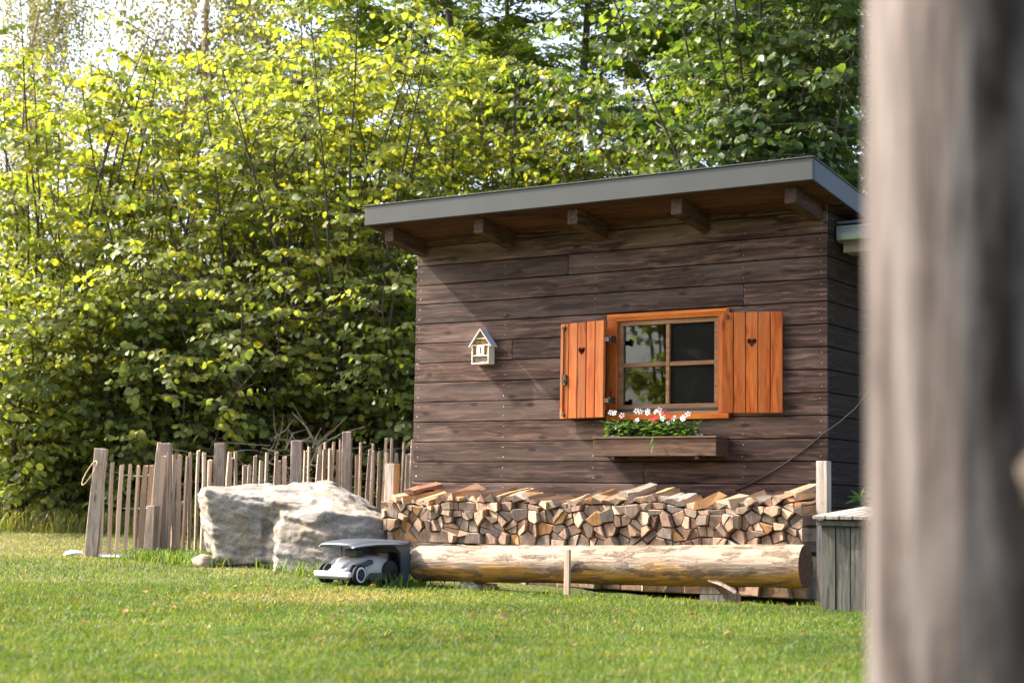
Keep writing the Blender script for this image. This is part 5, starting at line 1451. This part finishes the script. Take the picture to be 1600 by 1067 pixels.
    for s in (-1, 1):
        # each side panel is a curved leg that widens upwards
        V, F = [], []
        outl = [(-.38, .0), (-.27, .0), (-.275, .20), (-.25, .29), (-.17, .35), (-.02, .372), (-.02, .380), (-.39, .380)]
        for th in (0, .028):
            for (x, z) in outl: V.append((x, s*(.315-th), z))
        q = len(outl); F = [tuple(range(q)), tuple(range(2*q-1, q-1, -1))]
        for i in range(q): F.append((i, (i+1) % q, q+(i+1) % q, q+i))
        o = make('side_leg', V, F, MAT['plastic'], ga)
        box('front_strut', Vector((.02, s*.29, .17)), (.028, .022, .36), MAT['plastic'], ga, rot=(0, .10, 0), bev=.005) if s < 0 else None
    box('back_panel', Vector((-.385, 0, .18)), (.02, .60, .33), MAT['plastic_d'], ga, bev=.004)
    box('charging_post', Vector((-.33, 0, .15)), (.07, .16, .28), MAT['plastic_d'], ga, bev=.012)
    for i in range(4): box('rear_rib', Vector((-.402, -.2+i*.13, .18)), (.012, .02, .33), MAT['plastic'], ga, bev=.002)
    # orange cap lying by the wheel
    g_ = wz(583, 910, .05); z = float(gz(g_[0], g_[1]))
    bm = bmesh.new(); bmesh.ops.create_icosphere(bm, subdivisions=2, radius=.02)
    for v in bm.verts: v.co.z *= .7; v.co.x *= 1.2; v.co *= 1+.1*noise.noise(v.co*40)
    o = from_bm('orange_ball', bm, MAT['orange_p'], None, (g_[0], g_[1], z+.02), smooth=True); tag(o, 'small orange fruit lying in the grass by the mower wheel', 'fruit')
build_mower()

# ------------------------------------------------------------------ round post in the foreground
def build_round_post():
    D = 1.6; rad = .118
    base = CAM + FH*D + RT0*(.354+rad)
    V, F = [], []; n, seg = 70, 48; H = 1.9
    for i in range(n+1):
        t = i/n
        for k in range(seg):
            w = 2*math.pi*k/seg
            p = Vector((math.cos(w)*1.3, math.sin(w)*1.3, t*H*1.2))
            r = rad*(1+.05*noise.noise(p)+.03*noise.noise(Vector((p.x*3, p.y*3, p.z*.8)))+.015*noise.noise(Vector((p.x*9, p.y*9, p.z*2.0))))
            V.append((math.cos(w)*r, math.sin(w)*r, t*H))
    for i in range(n):
        for k in range(seg):
            k2 = (k+1) % seg; F.append((i*seg+k, i*seg+k2, (i+1)*seg+k2, (i+1)*seg+k))
    F.append(tuple(range(seg-1, -1, -1))); F.append(tuple(n*seg+k for k in range(seg)))
    root = empty('round_post', (base[0], base[1], -.05), 0, 'thick weathered round wooden post close to the camera at right', 'post')
    make('shaft', V, F, MAT['roundpost'], root, smooth=True)
    # a dead knot on the side towards the camera
    d = -FH+RT0*.10; d = d/np.linalg.norm(d)
    bm = bmesh.new(); bmesh.ops.create_icosphere(bm, subdivisions=3, radius=.022)
    for v in bm.verts: v.co.z *= 1.5; v.co *= 1+.2*noise.noise(v.co*60)
    from_bm('knot', bm, MAT['bark'], root, (d[0]*(rad-.006), d[1]*(rad-.006), .57+.05+.035), smooth=True)
build_round_post()

# ------------------------------------------------------------------ grass and small ground cover
def grass_field():
    g = np.random.default_rng(99)
    def scatter(n, d0, d1, l0, l1):
        # uniform over a trapezoid in camera ground coordinates
        d = np.sqrt(g.uniform(d0*d0, d1*d1, n)); l = g.uniform(l0, l1, n)*d
        x = CAM[0]+FH[0]*d+RT0[0]*l; y = CAM[1]+FH[1]*d+RT0[1]*l
        return x, y, d
    xs, ys = [], []
    for n, a, b in ((190000, 4.4, 7.5), (150000, 7.5, 11.0), (75000, 11.0, 16.0), (25000, 16.0, 20.5)):
        x, y, d = scatter(n, a, b, -.46, .30); xs.append(x); ys.append(y)
    x = np.concatenate(xs); y = np.concatenate(ys)
    keep = ~((x > -3.45) & (x < .1) & (y > -.66)) & ~((x > .5) & (y > -1.38) & (x < 1.95)) & ~((x > -2.75) & (x < .2) & (y > -.93))
    x, y = x[keep], y[keep]; d = dep(x, y)
    nz = np.array([noise.noise((a*.75, b*.75, 2.0)) for a, b in zip(x[::1], y[::1])])
    nf = np.array([noise.noise((a*4.0, b*4.0, 5.0)) for a, b in zip(x, y)])
    # dry straw patches: by the mower, in front of the boulder, far left strip
    def blob(px, py, z, r):
        c = wz(px, py, z); return np.exp(-(((x-c[0])**2+(y-c[1])**2)/(r*r)))
    lat = (x-CAM[0])*RT0[0]+(y-CAM[1])*RT0[1]
    dry = .9*blob(470, 935, 0, .55)+.5*blob(560, 925, .02, .4)+np.exp(-((d-14.4)/1.0)**2)*1.4*(lat < -3.3)+.22*np.clip(nz*1.5, 0, 1)+.15*np.clip(nf, 0, 1)
    c0 = gpt(400, 12.1); dry += 1.0*np.exp(-(((x-c0[0])**2+(y-c0[1])**2)/.3**2))
    dry = np.clip(dry, 0, 1)
    thin = g.random(len(x)) > dry*.35
    x, y, d, dry, nz, nf = [q[thin] for q in (x, y, d, dry, nz, nf)]
    n = len(x)
    h = g.uniform(.014, .036, n)*(1+.45*nf)*(1-.35*dry)
    h *= np.where(d > 16.5, 2.0, 1.0)
    w = (.0022+.00032*d)*g.uniform(.7, 1.3, n)
    z = gz(x, y)
    an = g.uniform(0, 2*math.pi, n); sx, sy = np.cos(an), np.sin(an)
    lean = g.normal(0, .55, (n, 2))*h[:, None]
    P = np.stack([x, y, z-.004], 1)
    S = np.stack([sx, sy, np.zeros(n)], 1)*(w/2)[:, None]
    M1 = P+np.stack([lean[:, 0]*.35, lean[:, 1]*.35, h*.6], 1); T = P+np.stack([lean[:, 0], lean[:, 1], h], 1)
    V = np.stack([P-S, P+S, M1+S*.8, M1-S*.8, T], 1).reshape(-1, 3)
    b = np.arange(n)[:, None]*5
    Tt = np.concatenate([b+np.array([[0, 1, 2]]), b+np.array([[0, 2, 3]]), b+np.array([[3, 2, 4]])], 1).reshape(-1, 3)
    green = np.array([.062, .115, .024])[None]*(1+.25*g.normal(0, 1, (n, 1)).clip(-1.5, 1.5))*(1+.6*nz[:, None])
    ylw = np.array([.14, .16, .038])[None]; t = np.clip(.35+nf[:, None]*.9+g.normal(0, .2, (n, 1)), 0, 1)*.55
    col = green*(1-t)+ylw*t
    straw = np.array([.27, .225, .125])[None]*g.uniform(.7, 1.2, (n, 1)); s = (g.random((n, 1)) < (dry[:, None]*.8+.035)).astype(float)
    col = np.clip(col*(1-s)+straw*s, .01, .8)
    o = tri_mesh('lawn_grass', V, Tt, MAT['blade'], None, np.repeat(col, 5, 0)); tag(o, 'short sunlit lawn grass in front of the shed', 'grass', kind='stuff')

def tall_blades(name, pts, hmin, hmax, w, cols, label, spread=.5):
    """clumps of long blades, three bends each"""
    g = np.random.default_rng(len(pts)+int(hmax*1000))
    x = np.array([p[0] for p in pts]); y = np.array([p[1] for p in pts]); n = len(x); z = gz(x, y)
    h = g.uniform(hmin, hmax, n); an = g.uniform(0, 2*math.pi, n); ln = g.normal(0, spread, (n, 2))*h[:, None]
    S = np.stack([np.cos(an), np.sin(an), np.zeros(n)], 1)*(w/2)*g.uniform(.7, 1.3, (n, 1)); P = np.stack([x, y, z-.01], 1)
    A = P+np.stack([ln[:, 0]*.2, ln[:, 1]*.2, h*.5], 1); B = P+np.stack([ln[:, 0]*.6, ln[:, 1]*.6, h*.85], 1); T = P+np.stack([ln[:, 0]*1.1, ln[:, 1]*1.1, h*.97], 1)
    V = np.stack([P-S, P+S, A+S, A-S, B+S*.7, B-S*.7, T], 1).reshape(-1, 3); b = np.arange(n)[:, None]*7
    F = np.concatenate([b+np.array([t]) for t in ((0, 1, 2), (0, 2, 3), (3, 2, 4), (3, 4, 5), (5, 4, 6))], 1).reshape(-1, 3)
    t = g.random((n, 1)); c = (np.array(cols[0])*(1-t)+np.array(cols[1])*t)*g.uniform(.8, 1.2, (n, 1))
    o = tri_mesh(name, V, F, MAT['blade'], None, np.repeat(c, 7, 0)); tag(o, label, 'grass', kind='stuff')

def ground_cover():
    pts = []
    for _ in range(1500):      # uncut fringe along the log
        x = R.uniform(-2.95, .45); t = (x+2.7)/2.9; y = -1.10+.19*t+R.gauss(-.03, .05)
        if noise.noise((x*3.5, 0, 4)) > -.25 or R.random() < .35: pts.append((x, y))
    tall_blades('uncut_grass_fringe', pts, .02, .085, .005, ((.11, .19, .025), (.22, .27, .05)), 'taller uncut grass fringe along the foot of the peeled log', .28)
    pts = []
    for px, D, s, n in ((255, 13.0, .20, 420), (290, 12.75, .22, 520), (318, 12.45, .12, 160), (455, 11.9, .16, 90), (500, 11.8, .14, 80), (600, 11.55, .2, 300), (640, 11.45, .15, 260), (235, 13.0, .1, 90), (590, 11.2, .18, 200)):
        c = gpt(px, D)
        for _ in range(n): pts.append((c[0]+R.gauss(0, s), c[1]+R.gauss(0, s*.6)))
    tall_blades('weed_tufts', pts, .04, .13, .007, ((.06, .12, .025), (.14, .20, .05)), 'tufts of weeds and long grass around the boulder and mower', .45)
    pts = []
    for _ in range(2600):
        c = gpt(R.uniform(-60, 330), R.uniform(15.6, 17.6)); pts.append((c[0], c[1]))
    tall_blades('hedge_foot_grass', pts, .06, .26, .012, ((.08, .12, .03), (.22, .20, .07)), 'rough grass growing at the shaded foot of the hedge', .35)
    # white gravel between the two leftmost fence posts
    V, F = [], []
    for _ in range(110):
        c = gpt(R.uniform(160, 228), R.uniform(13.12, 13.38)); s = R.uniform(.012, .032); b = len(V)
        for p in ((1, 0, 0), (-1, 0, 0), (0, 1, 0), (0, -1, 0), (0, 0, .8), (0, 0, -.6)): V.append((c[0]+p[0]*s*R.uniform(.7, 1.2), c[1]+p[1]*s*R.uniform(.7, 1.2), c[2]+.012+p[2]*s*R.uniform(.7, 1.2)))
        F += [(b, b+2, b+4), (b+2, b+1, b+4), (b+1, b+3, b+4), (b+3, b, b+4), (b+2, b, b+5), (b+1, b+2, b+5), (b+3, b+1, b+5), (b, b+3, b+5)]
    tag(make('gravel', V, F, MAT['stone'], None), 'white gravel at the foot of the short paling', 'gravel', kind='stuff')
    # dry brushwood lying behind the long fence
    Vs, Fs = [], []
    for _ in range(80):
        c = gpt(R.uniform(400, 520), R.uniform(15.6, 16.4)); a = R.uniform(0, 6.28); el = R.uniform(-.2, 1.0); ln = R.uniform(.25, .6)
        p0 = Vector(c)+Vector((0, 0, R.uniform(.2, .95))); d = Vector((math.cos(a)*math.cos(el), math.sin(a)*math.cos(el), math.sin(el)))
        v, f = tube_arrays([p0, p0+d*ln*.5+Vector((R.gauss(0, .04), R.gauss(0, .04), R.gauss(0, .04))), p0+d*ln], [.010*R.uniform(.5, 1), .006, .002], 4, False); k0 = len(Vs); Vs += v; Fs += [tuple(i+k0 for i in q) for q in f]
    tag(make('brushwood', Vs, Fs, MAT['deadwood'], None), 'tangle of dry pale twigs behind the long fence', 'brushwood', kind='stuff')
def clover_and_litter():
    g = np.random.default_rng(5); n = 42000
    d = np.sqrt(g.uniform(4.6**2, 11.3**2, n)); l_ = g.uniform(-.45, .28, n)*d
    x = CAM[0]+FH[0]*d+RT0[0]*l_; y = CAM[1]+FH[1]*d+RT0[1]*l_
    nn = np.array([noise.noise((a*1.3, b*1.3, 9.0))+.5*noise.noise((a*4, b*4, 3.0)) for a, b in zip(x, y)])
    k = (nn > .22) & (y < -1.25) & ~((x > .4) & (y > -1.5)); x, y = x[k], y[k]; n = len(x)
    P = np.stack([x, y, gz(x, y)+g.uniform(.008, .026, n)], 1); an = g.uniform(0, 2*math.pi, n)
    D = unit(np.stack([np.cos(an), np.sin(an), g.normal(0, .2, n)], 1)); N = np.array([0, 0, 1.0])[None]+g.normal(0, .3, (n, 3)); N = unit(N-D*(N*D).sum(1, keepdims=True))
    C = np.array([.05, .10, .028])[None]*g.uniform(.7, 1.4, (n, 1))
    V, T, CC = leaf_arrays(P, D, N, g.uniform(.010, .020, n), .9, C, 'rhomb'); tag(tri_mesh('clover', V, T, MAT['blade'], None, CC), 'dark patches of clover in the lawn', 'clover', kind='stuff')
    n = 70; px = g.uniform(0, 1340, n); D_ = g.uniform(6.5, 13.5, n); P = np.array([gpt(a, b) for a, b in zip(px, D_)]); k = ~((P[:, 0] > -3.4) & (P[:, 1] > -1.1)); P = P[k]; n = len(P); P[:, 2] += .025
    an = g.uniform(0, 2*math.pi, n); D = unit(np.stack([np.cos(an), np.sin(an), g.normal(0, .25, n)], 1)); N = np.array([0, 0, 1.0])[None]+g.normal(0, .35, (n, 3)); N = unit(N-D*(N*D).sum(1, keepdims=True))
    C = np.array([.20, .11, .045])[None]*g.uniform(.6, 1.3, (n, 1)); V, T, CC = leaf_arrays(P, D, N, g.uniform(.03, .055, n), .7, C); tag(tri_mesh('fallen_leaves', V, T, MAT['petal'], None, CC), 'a few dry brown leaves lying on the lawn', 'leaves', kind='stuff')
grass_field()
ground_cover()
clover_and_litter()
